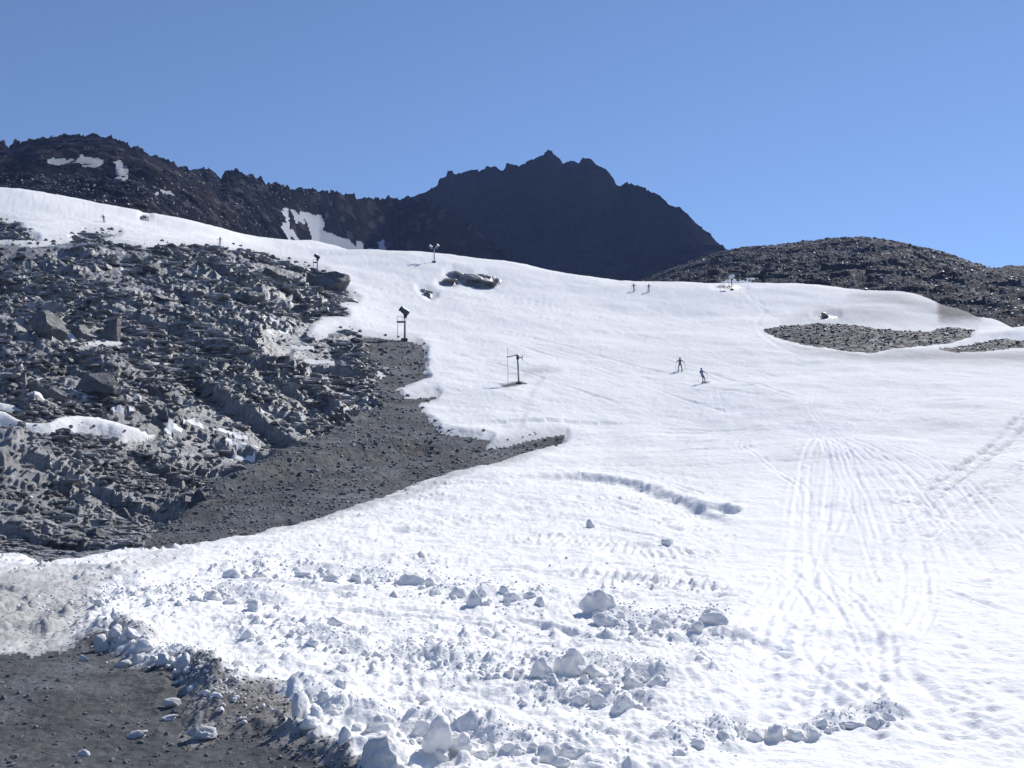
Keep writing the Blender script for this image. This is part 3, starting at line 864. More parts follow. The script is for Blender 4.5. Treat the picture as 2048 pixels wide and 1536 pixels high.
# low hills that close the view to the other sides
th = np.linspace(R(42), R(318), 240)
rr_ = np.array([380, 500, 900, 1500, 2300, 2700.])
TH_, RR_ = np.meshgrid(th, rr_, indexing='ij')
hz = np.array([-14, -30, 10, 120, 260, -60.])[None, :] * (1 + .5 * fbm(TH_ * 3, RR_ / 700, 4, 801)) + 30 * fbm(TH_ * 14, RR_ / 300, 3, 802)
co = np.stack([RR_ * np.sin(TH_), RR_ * np.cos(TH_), hz - 4], -1).reshape(-1, 3)
me = mesh_np("hills", co, quads(np.arange(co.shape[0]).reshape(TH_.shape)), M_RIDGE, smooth=True, attrs={"dirt_shade": np.zeros(len(co))})
o = link("hills", me); o["kind"] = 'structure'

# ------------------------------------------------------------------ air between here and the peak
hm = bpy.data.materials.new("air")
hm.use_nodes = True
hn = hm.node_tree
hn.nodes.remove(hn.nodes["Principled BSDF"])
pv = hn.nodes.new("ShaderNodeVolumePrincipled")
pv.inputs["Color"].default_value = (0.32, 0.48, 1.0, 1)
pv.inputs["Density"].default_value = 0.00011
pv.inputs["Anisotropy"].default_value = 0.2
hn.links.new(pv.outputs[0], hn.nodes["Material Output"].inputs["Volume"])
bm_ = bmesh.new()
bmesh.ops.create_cube(bm_, size=1.0, matrix=Matrix.Translation((0, 0, 115)) @ Matrix.Diagonal((5900, 5900, 1010, 1)))
hme = bpy.data.meshes.new("haze"); bm_.to_mesh(hme); bm_.free()
hme.materials.append(hm)
tag(link("haze", hme), kind="stuff")

# ------------------------------------------------------------------ stones and lumps
def ico(sub):
    import bmesh
    bm = bmesh.new()
    bmesh.ops.create_icosphere(bm, subdivisions=sub, radius=1.0)
    v = np.array([p.co[:] for p in bm.verts]); f = np.array([[q.index for q in fc.verts] for fc in bm.faces])
    bm.free()
    return v, f
ICO = {s_: ico(s_) for s_ in (1, 2, 3, 4)}

def rock_shape(sub, seed, flat=0.6, cuts=9, rough=0.0):
    """a stone: a ball cut by random planes, then roughened"""
    rs = np.random.RandomState(seed)
    v, f = ICO[sub]
    v = v.copy()
    for _ in range(cuts):
        n = rs.normal(size=3); n /= np.linalg.norm(n)
        d = rs.uniform(.45, .85)
        s_ = v @ n
        v -= np.outer(np.maximum(s_ - d, 0), n)
    v *= np.array([1, rs.uniform(.6, .9), flat])
    if rough:
        q = v * 3.1 + seed
        v += rough * np.stack([vnoise(q[:, 1], q[:, 2], seed), vnoise(q[:, 0], q[:, 2], seed + 1), vnoise(q[:, 0], q[:, 1], seed + 2)], -1)
    return v, f

def lump_shape(sub, seed, cuts=5):
    rs = np.random.RandomState(seed)
    v, f = ICO[sub]
    v = v.copy()
    q = v * 1.3 + rs.uniform(-9, 9, 3)
    r = 1 + .28 * (vnoise(q[:, 0], q[:, 1] + q[:, 2] * .7, seed) + vnoise(q[:, 2] * 1.2, q[:, 0] - q[:, 1], seed + 5)) 
    v *= r[:, None]
    for _ in range(cuts):
        n = rs.normal(size=3); n[2] = abs(n[2]) * .7; n /= np.linalg.norm(n)
        d = rs.uniform(.5, .9)
        s_ = v @ n
        v -= np.outer(np.maximum(s_ - d, 0) * .85, n)
    q = v * 4.0 + 3
    v += .10 * np.stack([vnoise(q[:, 1], q[:, 2], seed), vnoise(q[:, 0], q[:, 2], seed + 1), vnoise(q[:, 0], q[:, 1], seed + 2)], -1)
    q = v * 8.5
    if sub > 2: v += .05 * np.stack([vnoise(q[:, 1], q[:, 2], seed), vnoise(q[:, 0], q[:, 2], seed + 1), vnoise(q[:, 0], q[:, 1], seed + 2)], -1)
    return v, f

def scatter_mesh(name, P, S, shapes, mtl, seed, flat_rot=0.5, smooth=False, parent=None, attr=0.0, az_mid=None, az_sd=.35):
    """many small stones in one mesh. P (n,3), S (n,)"""
    rs = np.random.RandomState(seed)
    cos, fs, off = [], [], 0
    kind = rs.randint(0, len(shapes), len(P))
    for kk, (v, f) in enumerate(shapes):
        m = kind == kk
        n = int(m.sum())
        if not n: continue
        az = rs.uniform(0, 2 * math.pi, n) if az_mid is None else rs.normal(az_mid, az_sd, n)
        tl = rs.normal(0, flat_rot, n)
        c, s_ = np.cos(az), np.sin(az); ct, st = np.cos(tl), np.sin(tl)
        vx, vy, vz = v[:, 0][None], v[:, 1][None], v[:, 2][None]
        y2 = vy * ct[:, None] - vz * st[:, None]; z2 = vy * st[:, None] + vz * ct[:, None]
        x3 = vx * c[:, None] - y2 * s_[:, None]; y3 = vx * s_[:, None] + y2 * c[:, None]
        q = np.stack([x3, y3, z2], -1) * S[m][:, None, None] + P[m][:, None, :]
        cos.append(q.reshape(-1, 3))
        fs.append((f[None] + (off + np.arange(n) * len(v))[:, None, None]).reshape(-1, 3))
        off += n * len(v)
    co = np.concatenate(cos); ff = np.concatenate(fs)
    me = mesh_np(name, co, ff, mtl, smooth=smooth, attrs={"dirt_shade": np.full(len(co), attr)})
    o = link(name, me, parent)
    o["kind"] = "stuff"
    return o

stone_lo = [rock_shape(1, 900 + i, .65, 6) for i in range(8)]
lump_lo = [lump_shape(1, 950 + i, 2) for i in range(8)]
inview = (PX > -60) & (PX < 2110) & front
rs = np.random.RandomState(11)
def pick(mask, n, weight=None, size=(.05, .3), power=2.0, ref=None):
    """n ground points, evenly over the picture (the grid is even in the picture)"""
    ids = np.flatnonzero((mask & inview).ravel())
    if weight is not None:
        w = weight.ravel()[ids]; w = w / w.sum()
        ids = rs.choice(ids, n, p=w)
    else:
        ids = rs.choice(ids, n)
    s_ = size[0] + (size[1] - size[0]) * rs.uniform(0, 1, n) ** power
    if ref: s_ = s_ * np.clip(D.ravel()[ids] / ref, .3, 3)
    P = CO[ids].copy()
    P[:, 2] += s_ * .12
    return P, s_
P, S = pick((CLS == 1), 7500, .2 + blocky, (.08, .5), 3.0, 85)
scatter_mesh("rubble", P, S, stone_lo, M_STONE, 1, .6)
P, S = pick(CLS == 2, 4200, None, (.04, .26), 3.4, 85)
scatter_mesh("gravel_stones", P, S, stone_lo, M_STONE, 2, .6)
P, S = pick(CLS == 3, 3800, None, (.012, .055), 3.0, None)
scatter_mesh("gravel_stones", P, S, stone_lo, M_STONE, 3, .6)
P, S = pick(CLS == 4, 3200, None, (.04, .34), 3.5, 150)
scatter_mesh("gravel_stones", P, S, stone_lo, M_BOULDER, 4, .6)
edge = (CLS == 0) & (rock_d > -9) & (D < 250) & (rock_d < 2)
P, S = pick(edge, 500, None, (.05, .3), 2.5, 85)
scatter_mesh("loose_stones", P, S, stone_lo, M_STONE, 5, .6)
def sliver(seed):
    v, f = rock_shape(1, seed, .34, 8)
    return v * np.array([1.5, .75, 1]), f
slivers = [sliver(1700 + i) for i in range(10)]
P, S = pick((CLS == 1), 9000, .04 + sstep(fbm(X * .10, Y * .10, 3, 171), -.25, .25) ** 2, (.16, .95), 3.0, 95)
P[:, 2] -= S * .05
scatter_mesh("slab_rubble", P, S, slivers, M_SLAB, 14, .22, az_mid=R(-30), az_sd=.4)
P, S = pick((dirt_shade > .35) & (D < 33) & (PX > 140) & (CLS == 0), 2600, None, (.008, .04), 3.0, None)
scatter_mesh("loose_grit", P, S, stone_lo, M_STONE, 15, .6)
P, S = pick((dirt_shade > .3) & (D < 33) & (PX <= 200) & (CLS == 0), 700, None, (.008, .03), 3.0, None)
scatter_mesh("loose_grit", P, S, stone_lo, M_STONE, 16, .6)
# scree boulders on the far hills
def far_stones(G, n, lo, hi, seed, mask=None, name="scree_boulders"):
    Xg, Yg, Zg, T = G
    m = (T < 1.0) & (T > .02)
    if mask is not None: m &= mask(*project(Xg, Yg, Zg))
    ids = np.flatnonzero(m.ravel())
    w = np.ones(len(ids))
    ids = rs.choice(ids, n)
    s_ = lo + (hi - lo) * rs.uniform(0, 1, n) ** 3
    P = np.stack([Xg.ravel()[ids], Yg.ravel()[ids], Zg.ravel()[ids]], -1)
    P += rs.uniform(-1, 1, P.shape) * np.array([.8, .8, 0])
    return scatter_mesh(name, P, s_, stone_lo, M_SCREEB, seed, .7)
M_SCREEB = rock_material("scree_boulder", (0.03, 0.031, 0.036), (0.17, 0.172, 0.18), 0.6, rough=0.4, spec=0.35, b_dist=.2)
far_stones(GC, 16000, .12, .85, 6)
far_stones(GA, 8000, .2, 1.3, 7, lambda x, y: ((x < 560) | (y < 415)) & (y > 330 + np.maximum(0, 300 - x) * -.05) & (x < 640) & ((x > 380) | (y > 345)))

# individually placed slabs and boulders of the rock slope (parts of the slope)
slab_meshes = []
for i in range(10):
    v, f = rock_shape(2, 300 + i, random.uniform(.28, .5), 10, .03)
    slab_meshes.append(mesh_np("slab", v, f, M_SLAB, smooth=False))
stone_meshes = []
for i in range(8):
    v, f = rock_shape(2, 340 + i, random.uniform(.6, .85), 11, .03)
    stone_meshes.append(mesh_np("stone", v, f, M_STONE, smooth=False))
rn = random.Random(21)
def put_part(name, meshes, pxy, wpx, parent, tilt=.25, sy=1.0):
    p = at_px(*pxy)
    s_ = wpx / 2 / FPX * p.y
    o = link(name, rn.choice(meshes), parent)
    o.location = p + Vector((0, 0, s_ * .08))
    o.scale = (s_ * rn.uniform(.85, 1.15), s_ * rn.uniform(.7, 1.0) * sy, s_ * rn.uniform(.8, 1.15))
    o.rotation_euler = (rn.gauss(0, tilt), rn.gauss(0, tilt) + .12, rn.uniform(-.9, .2))
    return o
ids = np.flatnonzero(((CLS == 1) & inview & (rock_d > 14) & (PX > 0)).ravel())
for i in rs.choice(ids, 150):
    put_part("slab", slab_meshes, (PX.ravel()[i], PY.ravel()[i]), rn.uniform(16, 50) * (0.5 + .5 * rn.random()), rock_slope)
for i in rs.choice(ids, 90):
    put_part("stone", stone_meshes, (PX.ravel()[i], PY.ravel()[i]), rn.uniform(11, 28), rock_slope, .6)
ids = np.flatnonzero(((CLS == 2) & inview & (rock_d > 8)).ravel())
for i in rs.choice(ids, 70):
    put_part("stone", stone_meshes, (PX.ravel()[i], PY.ravel()[i]), rn.uniform(7, 17), gravel_bank, .6)
ids = np.flatnonzero(((CLS == 3) & inview & (PY < 1530)).ravel())
for i in rs.choice(ids, 45):
    put_part("stone", stone_meshes, (PX.ravel()[i], PY.ravel()[i]), rn.uniform(8, 18), gravel_front, .6)
for xy, w in (((900,564),34),((945,560),60),((975,568),50),((965,556),40),((855,588),30),((920,552),36),((1652,634),30),((290,436),18)):
    put_part("stone", slab_meshes, xy, w, bits, .15)

# big boulders, each a thing of its own
def boulder(px, py, w, hh, label, seed, dark=False, rz=None, group="big boulders of the rocky slope"):
    p = at_px(px, py)
    sw = w * .46 / FPX * p.y; sh = hh * .40 / FPX * p.y
    v, f = rock_shape(4, seed, 1.0, 18, .05)
    q = v * 9
    v = v + .018 * np.stack([vnoise(q[:, 1], q[:, 2], seed), vnoise(q[:, 0], q[:, 2], seed + 1), vnoise(q[:, 0], q[:, 1] * 3, seed + 2)], -1)
    me = mesh_np("boulder", v, f, M_BOULDER, smooth=False)
    o = link("boulder", me)
    o.scale = (sw, (sw + sh) * .6, sh * 1.7)
    o.rotation_euler = (0, .1, rn.uniform(-.4, .4) if rz is None else rz)
    o.location = p + Vector((0, 0, sh * .15))
    tag(o, label, "boulder", group)
boulder(205, 785, 105, 55, "broad dark boulder below the narrow snow strip", 401)
boulder(95, 800, 95, 62, "blocky dark boulder just above the long snow tongue at the left edge", 402)
boulder(222, 680, 62, 66, "upright pale faced boulder standing over the narrow snow strip", 403)
boulder(165, 678, 48, 60, "dark upright boulder beside the upright pale faced one", 404)
boulder(325, 838, 34, 26, "small round boulder alone above the end of the long snow tongue", 405)
boulder(330, 945, 34, 32, "angular grey boulder halfway down the lower rocks", 406)
boulder(398, 1002, 52, 30, "flat topped grey boulder at the upper edge of the gravel bank", 407)
boulder(300, 545, 80, 34, "wide smooth boulder near the top of the rocky slope", 408)
boulder(95, 665, 90, 60, "large rugged boulder at the upper left of the rocks", 409)
boulder(645, 574, 130, 78, "smooth dark rock knob carrying the upper snow gun", 410)
boulder(545, 560, 70, 50, "tall dark crag to the left of the rock knob with the snow gun", 411)
boulder(505, 605, 60, 36, "dark hollowed crag in the middle of the upper rocks", 412)
boulder(250, 1035, 46, 26, "wet shiny boulder among the lowest rocks", 413)
boulder(700, 770, 36, 22, "dark boulder on the gravel near the small snow patch", 414)
boulder(195, 1075, 60, 28, "low dark boulder just above the dirty snow edge", 415)

# ------------------------------------------------------------------ snow blocks thrown up by the groomer
GR = "snow blocks thrown up by the groomer"
bseed = [2000]
def block(px, py, w, hh, label, dirt_v=0.0, tilt=0.2, name="snow_block"):
    bseed[0] += 1
    p = at_px(px, py)
    dist = p.y
    sw = w / 2 / FPX * dist; sh = hh / 2 / FPX * dist
    v, f = lump_shape(4 if w > 45 else 3, bseed[0], 6)
    me = mesh_np(name, v, f, M_BLOCK, smooth=True, attrs={"dirt_shade": np.full(len(v), dirt_v), "packed": np.zeros(len(v))})
    o = link(name, me)
    o.scale = (sw * 1.05, (sw + sh) * .45, sh * 1.15)
    o.rotation_euler = (rn.gauss(0, tilt), rn.gauss(0, tilt), rn.uniform(-.6, .6))
    o.location = p + Vector((0, 0, sh * .28))
    tag(o, label, "snow block", GR)
    return o
B = [
 (760,1466,64,52,"rugged snow block behind the two long pale blocks in the bottom row"),
 (765,1530,112,80,"biggest grey snow block cut by the bottom edge of the picture",.12),
 (780,1492,90,34,"long smooth snow block lying in front of the rugged one"),
 (692,1480,34,38,"rounded dark snow block at the left end of the big bottom cluster"),
 (872,1480,58,66,"tall pointed snow block in the big bottom cluster"),
 (922,1500,48,54,"leaning snow block right of the tall pointed one"),
 (885,1515,38,24,"small snow block at the foot of the tall pointed one"),
 (842,1466,36,24,"small snow block left of the tall pointed one"),
 (600,1432,30,62,"narrow upright snow block at the edge of the brown ground"),
 (630,1440,26,50,"slanting snow block beside the narrow upright one"),
 (648,1400,26,24,"round snow ball above the slanting block"),
 (620,1452,44,24,"flat snow block below the slanting block, next to the brown ground"),
 (1090,1520,44,52,"pointed snow block near the bottom edge, left of a broad one"),
 (1148,1512,70,38,"broad flat snow block at the right end of the bottom cluster"),
 (1030,1505,50,26,"pale half buried snow block between the bottom cluster and the pointed one"),
 (1112,1530,46,22,"low snow block under the broad flat one at the bottom edge"),
 (1012,1500,30,20,"small pale snow block in the gap of the bottom cluster"),
 (960,1518,44,20,"low snow block right below the leaning one"),
 (1138,1345,66,58,"very large smooth snow block in the middle of the churned snow"),
 (1080,1350,50,44,"slanting wedge of snow leaning on the very large smooth block"),
 (1106,1368,32,28,"small snow block in front of the very large smooth one"),
 (1190,1350,40,24,"snow block just right of the very large smooth one"),
 (1272,1372,50,34,"snow block with a pointed right end, right of the very large one"),
 (1318,1372,36,26,"last snow block of the middle row towards the smooth piste"),
 (1215,1378,30,20,"small snow block between the very large one and the pointed one"),
 (1250,1415,54,40,"thick tilted snow block in the short row above the bottom cluster"),
 (1198,1408,34,26,"ragged snow block in the short row above the bottom cluster"),
 (1160,1405,32,32,"upright snow block at the left end of the short row"),
 (1202,1220,66,66,"big round bluish snow ball standing highest of all"),
 (1218,1248,52,30,"small snow wedge in front of the big bluish snow ball"),
 (1316,1256,44,30,"rounded snow block midway between the bluish ball and the end of its row"),
 (1432,1246,64,36,"flat bluish snow block at the right end of the bluish ball's row"),
 (1395,1256,30,20,"small snow block left of the flat bluish one"),
 (820,1170,72,38,"wide dark snow block at the top of the long upper row"),
 (862,1172,30,24,"small snow block touching the wide dark one"),
 (790,1195,28,18,"small snow block under the wide dark one"),
 (870,1190,28,18,"low snow block right below the wide dark pair"),
 (716,1162,28,30,"upright snow block left of the wide dark one"),
 (662,1164,34,24,"low rounded snow block second to the left of the wide dark one"),
 (605,1152,36,14,"thin flat snow block in the upper row"),
 (463,1152,36,26,"rounded snow block alone at the left start of the upper row"),
 (522,1152,22,12,"tiny flat snow block right of the lone rounded one"),
 (918,1192,36,24,"snow block at the start of the sagging upper row"),
 (948,1210,34,34,"square snow block in the middle of the sagging upper row"),
 (962,1190,22,18,"small snow block on top of the square one"),
 (1008,1186,26,20,"little snow block with a bright top in the sagging upper row"),
 (1028,1200,34,22,"smooth snow block right of the little bright topped one"),
 (1080,1212,28,26,"last snow block of the sagging upper row"),
 (1060,1196,28,22,"second last snow block of the sagging upper row"),
 (1182,1054,16,24,"small upright snow block on the ribbed belt tracks"),
 (1336,1090,26,20,"cube shaped snow block alone beside the ribbed belt tracks"),
 (508,1222,34,28,"bluish snow block at the right end of the left row"),
 (425,1200,34,24,"dark snow block in the middle of the left row"),
 (390,1200,24,14,"small snow block left of the dark one in the left row"),
 (462,1206,28,16,"small snow block right of the dark one in the left row"),
 (200,1208,24,14,"small grey snow block at the far left of the left row",.2),
 (300,1206,22,14,"tiny snow block in the gap of the left row"),
 (495,1275,34,22,"bright blue tinged snow block alone in the churned snow"),
 (678,1250,44,18,"low jagged snow block between the upper row and the middle ridge"),
 (622,1290,36,20,"greenish snow block on the low middle ridge"),
 (204,1300,36,44,"stacked looking dirty snow block beside the dark gravel",.3),
 (228,1270,30,28,"curled snow block on top of the gravel side row",.2),
 (264,1275,36,18,"pale wedge of snow right of the curled block",.05),
 (168,1322,22,14,"single small snow block lying out on the dark gravel",.3),
 (250,1332,32,20,"dirty snow block at the rim of the gravel, lower than the stacked one",.35),
 (280,1325,28,24,"small tilted snow block in the gravel side row",.2),
 (328,1325,34,26,"triangular bluish snow block of the gravel side row",.1),
 (370,1332,38,30,"dark domed snow block at the right end of the gravel side row",.25),
 (290,1300,40,24,"crumbly snow block behind the gravel side row",.1),
 (345,1410,36,20,"dirty snow block below the domed one, on brown ground",.4),
 (408,1474,56,26,"long dirty snow block on the brown ground near the bottom left",.35),
 (334,1440,40,14,"flat bluish block of ice on the dark gravel",.3),
 (272,1474,38,18,"dark flattened snow block out on the gravel",.5),
 (170,1512,28,16,"small pale snow block near the bottom edge of the gravel",.3),
 (630,1476,26,26,"brownish snow block below the slanting block",.3),
 (682,1372,32,20,"isolated snow block above the big bottom cluster"),
 (848,1400,30,20,"isolated snow block between the middle ridge and the bottom cluster"),
 (1450,1478,40,26,"long snow block at the left of the lower right ridge"),
 (1510,1478,36,28,"snow block second from the left in the lower right ridge"),
 (1550,1475,42,38,"tallest square snow block in the lower right ridge"),
 (1592,1478,38,32,"snow block touching the tallest square one on its right"),
 (1625,1478,30,22,"low snow block closing the left part of the lower right ridge"),
 (1645,1450,30,14,"thin snow block in the gap of the lower right ridge"),
 (1705,1456,54,22,"long low snow block in the right part of the lower right ridge"),
 (1750,1450,44,26,"lumpy snow block near the right end of the lower right ridge"),
 (1776,1440,24,18,"last snow block at the right tip of the lower right ridge"),
 (1400,1492,26,18,"small snow block in front of the long one at the lower right ridge"),
 (1360,1510,30,16,"low snow block at the left tip of the lower right ridge"),
]
for b_ in B: block(*b_)

# smaller lumps: parts of the snow field
lump_meshes = []
for i in range(12):
    v, f = lump_shape(2, 1500 + i, 4)
    lump_meshes.append(mesh_np("snow_lump", v, f, M_BLOCK, smooth=True, attrs={"dirt_shade": np.zeros(len(v)), "packed": np.zeros(len(v))}))
ROWS = [([(195,1290),(225,1262),(300,1318),(372,1340),(410,1388),(470,1402)], 34, (9,20), 12), ([(590,1400),(650,1420),(700,1450),(780,1478),(870,1478),(960,1492),(1060,1515),(1160,1508)], 38, (11,26), 16),
        ([(190,1205),(330,1205),(440,1195),(560,1215)], 30, (8,16), 10), ([(450,1155),(560,1148),(700,1160),(830,1180),(950,1205),(1090,1215)], 44, (9,20), 14),
        ([(470,1275),(620,1285),(740,1315),(880,1325)], 26, (8,18), 14), ([(880,1335),(1060,1355),(1200,1360),(1330,1375)], 40, (9,22), 14), ([(1040,1400),(1150,1405),(1290,1420)], 18, (9,18), 10),
        ([(1190,1235),(1310,1262),(1450,1245)], 30, (8,18), 14), ([(1345,1505),(1440,1478),(1560,1482),(1640,1470),(1700,1455),(1790,1442)], 26, (8,18), 7), ([(350,1350),(420,1410),(500,1440)], 14, (9,18), 14)]
def along(pts, t):
    L = [math.dist(pts[i], pts[i + 1]) for i in range(len(pts) - 1)]
    q = t * sum(L)
    for i, l in enumerate(L):
        if q <= l: return (pts[i][0] + (pts[i + 1][0] - pts[i][0]) * q / l, pts[i][1] + (pts[i + 1][1] - pts[i][1]) * q / l)
        q -= l
    return pts[-1]
for pts, n, (lo, hi), spread in ROWS:
    for i in range(n):
        x_, y_ = along(pts, rn.random())
        y_ += rn.gauss(0, spread * .6); x_ += rn.gauss(0, 6)
        p = at_px(x_, y_)
        s_ = rn.uniform(lo, hi) / 2 / FPX * p.y
        o = link("snow_lump", rn.choice(lump_meshes), snow_field, p + Vector((0, 0, s_ * .2)), (rn.gauss(0, .4), rn.gauss(0, .4), rn.uniform(0, 6.3)), (s_, s_ * rn.uniform(.6, 1), s_ * rn.uniform(.6, .95)))
# crumbs: too many to count
Ps, Ss = [], []
for pts, n, (lo, hi), spread in ROWS:
    for i in range(n * 16):
        x_, y_ = along(pts, rn.random())
        y_ += rn.gauss(0, spread * 1.2); x_ += rn.gauss(0, 14)
        gx, gy = ground_at(x_, y_)
        s_ = rn.uniform(2, 7.5) / 2 / FPX * gy
        Ps.append((gx, gy, surf(gx, gy) + s_ * .1)); Ss.append(s_)
P, S = pick((churn > .25) & (CLS == 0) & (PX < 1440 - (1200 - PY) * .15) & (PY > 1130), 3600, (0.03 + patchy ** 2), (.008, .06), 2.8, 24)
P = np.concatenate([np.array(Ps), P]); S = np.concatenate([np.array(Ss), S])
scatter_mesh("snow_crumbs", P, S, lump_lo, M_BLOCK, 9, .6, True)

# ------------------------------------------------------------------ built things
import bmesh
def tube(bm, a, b, r0, r1=None, seg=10):
    a, b = Vector(a), Vector(b)
    r1 = r0 if r1 is None else r1
    q = (b - a).to_track_quat('Z', 'Y')
    rings = []
    for c, r in ((a, r0), (b, r1)):
        rings.append([bm.verts.new(c + q @ Vector((math.cos(2 * math.pi * k / seg) * r, math.sin(2 * math.pi * k / seg) * r, 0))) for k in range(seg)])
    for k in range(seg):
        bm.faces.new((rings[0][k], rings[0][(k + 1) % seg], rings[1][(k + 1) % seg], rings[1][k]))
    bm.faces.new(rings[0][::-1]); bm.faces.new(rings[1])

def path_tube(bm, pts, r, seg=8):
    for i in range(len(pts) - 1): tube(bm, pts[i], pts[i + 1], r, r, seg)

def box(bm, c, s, rot=None):
    m = Matrix.Translation(c) @ (rot.to_matrix().to_4x4() if rot else Matrix()) @ Matrix.Diagonal((*s, 1))
    bmesh.ops.create_cube(bm, size=1.0, matrix=m)

def lathe(bm, prof, axis_q, origin, seg=20):
    """profile of (radius, height) about an axis"""
    rings = []
    for r, h_ in prof:
        rings.append([bm.verts.new(Vector(origin) + axis_q @ Vector((math.cos(2 * math.pi * k / seg) * r, math.sin(2 * math.pi * k / seg) * r, h_))) for k in range(seg)])
    for i in range(len(rings) - 1):
        for k in range(seg):
            bm.faces.new((rings[i][k], rings[i][(k + 1) % seg], rings[i + 1][(k + 1) % seg], rings[i + 1][k]))
    return rings

def part(name, fn, mtl, parent, bevel=0.0, smooth=False):
    bm = bmesh.new()
    fn(bm)
    bmesh.ops.recalc_face_normals(bm, faces=bm.faces)
    if bevel:
        bmesh.ops.bevel(bm, geom=list(bm.edges), offset=bevel, segments=1, affect='EDGES')
    me = bpy.data.meshes.new(name)
    bm.to_mesh(me); bm.free()
    me.materials.append(mtl)
    for p_ in me.polygons: p_.use_smooth = smooth
    o = link(name, me, parent)
    return o

def fan_gun_tower(px, py, H, label, head=1.0, drum=M_TEAL, pole=M_STEEL, yaw=0.0, tilt=R(28), platform=True, twin=False):
    """a fan snow gun on a mast: pole, work platform with rail and hose, yoke, barrel"""
    p = at_px(px, py)
    k = H / 5.0
    root = empty("snow_gun_tower", p, yaw)
    tag(root, label, "snow gun", "snow guns on towers above the piste")
    part("foundation", lambda bm: box(bm, (0, 0, .05), (.9 * k, .9 * k, .5)), M_GRAVEL, root, .03)
    part("pole", lambda bm: tube(bm, (0, 0, -.3), (0, 0, 3.55 * k), .115 * k, .095 * k, 14), pole, root, 0, True)
    hz_ = 3.55 * k
    heads = [(-.85, 0), (.75, 0.1)] if twin else [(0, 0)]
    if twin: part("crossbar", lambda bm: tube(bm, (-.95 * k, 0, hz_), (.9 * k, 0, hz_), .05 * k), pole, root)
    for hx, dz in heads:
        c = Vector((hx * k - .05 * k, 0, hz_ + (.72 + dz) * k * (.8 if twin else 1)))
        hs = k * head * (.62 if twin else 1)
        ax = Vector((-.62, -.35, math.sin(tilt))).normalized() if hx <= 0 else Vector((.62, -.35, math.sin(tilt))).normalized()
        q = ax.to_track_quat('Z', 'Y')
        part("yoke", lambda bm: (tube(bm, (c.x, -.42 * hs, c.z), (c.x, -.42 * hs, c.z - .55 * hs), .04 * k, None, 8), tube(bm, (c.x, .42 * hs, c.z), (c.x, .42 * hs, c.z - .55 * hs), .04 * k, None, 8),
                                 tube(bm, (c.x, -.45 * hs, c.z - .55 * hs), (c.x, .45 * hs, c.z - .55 * hs), .05 * k, None, 8), tube(bm, (c.x, 0, c.z - .55 * hs), (hx * k, 0, hz_ - .05), .07 * k, None, 8)), pole, root)
        barrel = part("fan_barrel", lambda bm: lathe(bm, [(.02, -.55 * hs), (.30 * hs, -.62 * hs), (.47 * hs, -.55 * hs), (.44 * hs, -.35 * hs), (.40 * hs, .1 * hs), (.36 * hs, .5 * hs), (.40 * hs, .58 * hs), (.34 * hs, .58 * hs), (.32 * hs, .2 * hs), (.02, .18 * hs)], q, c, 22), drum, root, 0, True)
        part("nozzle_ring", lambda bm: lathe(bm, [(.36 * hs, .56 * hs), (.43 * hs, .56 * hs), (.43 * hs, .66 * hs), (.36 * hs, .66 * hs), (.36 * hs, .56 * hs)], q, c, 22), M_DARK, barrel)
        part("air_grille", lambda bm: [tube(bm, c + q @ Vector((0, 0, -.64 * hs)), c + q @ Vector((.44 * hs * math.cos(t_), .44 * hs * math.sin(t_), -.58 * hs)), .015, None, 5) for t_ in np.linspace(0, 2 * math.pi, 13)[:-1]], M_GALV, barrel)
        part("control_box", lambda bm: box(bm, (c.x + .1 * k, .2 * k, c.z - .62 * hs), (.42 * hs, .3 * hs, .5 * hs)), M_DARK, root, .02)
    if platform:
        pz = 2.75 * k
        part("platform", lambda bm: (box(bm, (-.5 * k, 0, pz), (1.25 * k, .8 * k, .07)), box(bm, (-.5 * k, .32 * k, pz - .08), (1.25 * k, .06, .1)), box(bm, (-.5 * k, -.32 * k, pz - .08), (1.25 * k, .06, .1))), M_STEEL, root, .01)
        def rail(bm):
            for x_ in (-1.1 * k, -.35 * k):
                for y_ in (-.38 * k, .38 * k): tube(bm, (x_, y_, pz), (x_, y_, pz + .75 * k), .018, None, 6)
            for y_ in (-.38 * k, .38 * k): tube(bm, (-1.1 * k, y_, pz + .75 * k), (-.35 * k, y_, pz + .75 * k), .018, None, 6)
            tube(bm, (-1.1 * k, -.38 * k, pz + .75 * k), (-1.1 * k, .38 * k, pz + .75 * k), .018, None, 6)
        part("guard_rail", rail, M_GALV, root)
        def ladder(bm):
            for y_ in (-.2 * k, .2 * k): tube(bm, (-1.02 * k, y_, 0), (-1.02 * k, y_, pz), .02, None, 6)
            z_ = .3
            while z_ < pz: tube(bm, (-1.02 * k, -.2 * k, z_), (-1.02 * k, .2 * k, z_), .013, None, 5); z_ += .3
        part("ladder", ladder, M_GALV, root)
    def hose(bm):
        path_tube(bm, [(.14 * k, -.02, 0), (.16 * k, -.04, 1.2 * k), (.15 * k, 0, 2.6 * k), (.24 * k, 0, 3.3 * k), (.1 * k, .1, 3.8 * k)], .028, 7)
    part("hose", hose, M_HOSE, root)
    return root

def px_h(px, py, hpx): return hpx / FPX * at_px(px, py).y
fan_gun_tower(809, 682, px_h(809, 682, 70), "dark snow gun on a pole with a work platform at the end of the gravel", 1.1)
fan_gun_tower(634, 545, px_h(634, 545, 38), "dark snow gun on a short pole atop the smooth rock knob", 1.25, M_DARK, platform=True)
fan_gun_tower(868, 525, px_h(868, 525, 40), "twin headed grey snow gun tower on the crest before the dark peak", 1.2, M_GALV, M_GALV, twin=True, platform=False)
fan_gun_tower(1464, 581, px_h(1464, 581, 34), "snow gun with shining white head on a dark pole by the scree hill", 1.35, M_WHITE, M_DARK, yaw=math.pi, platform=False)

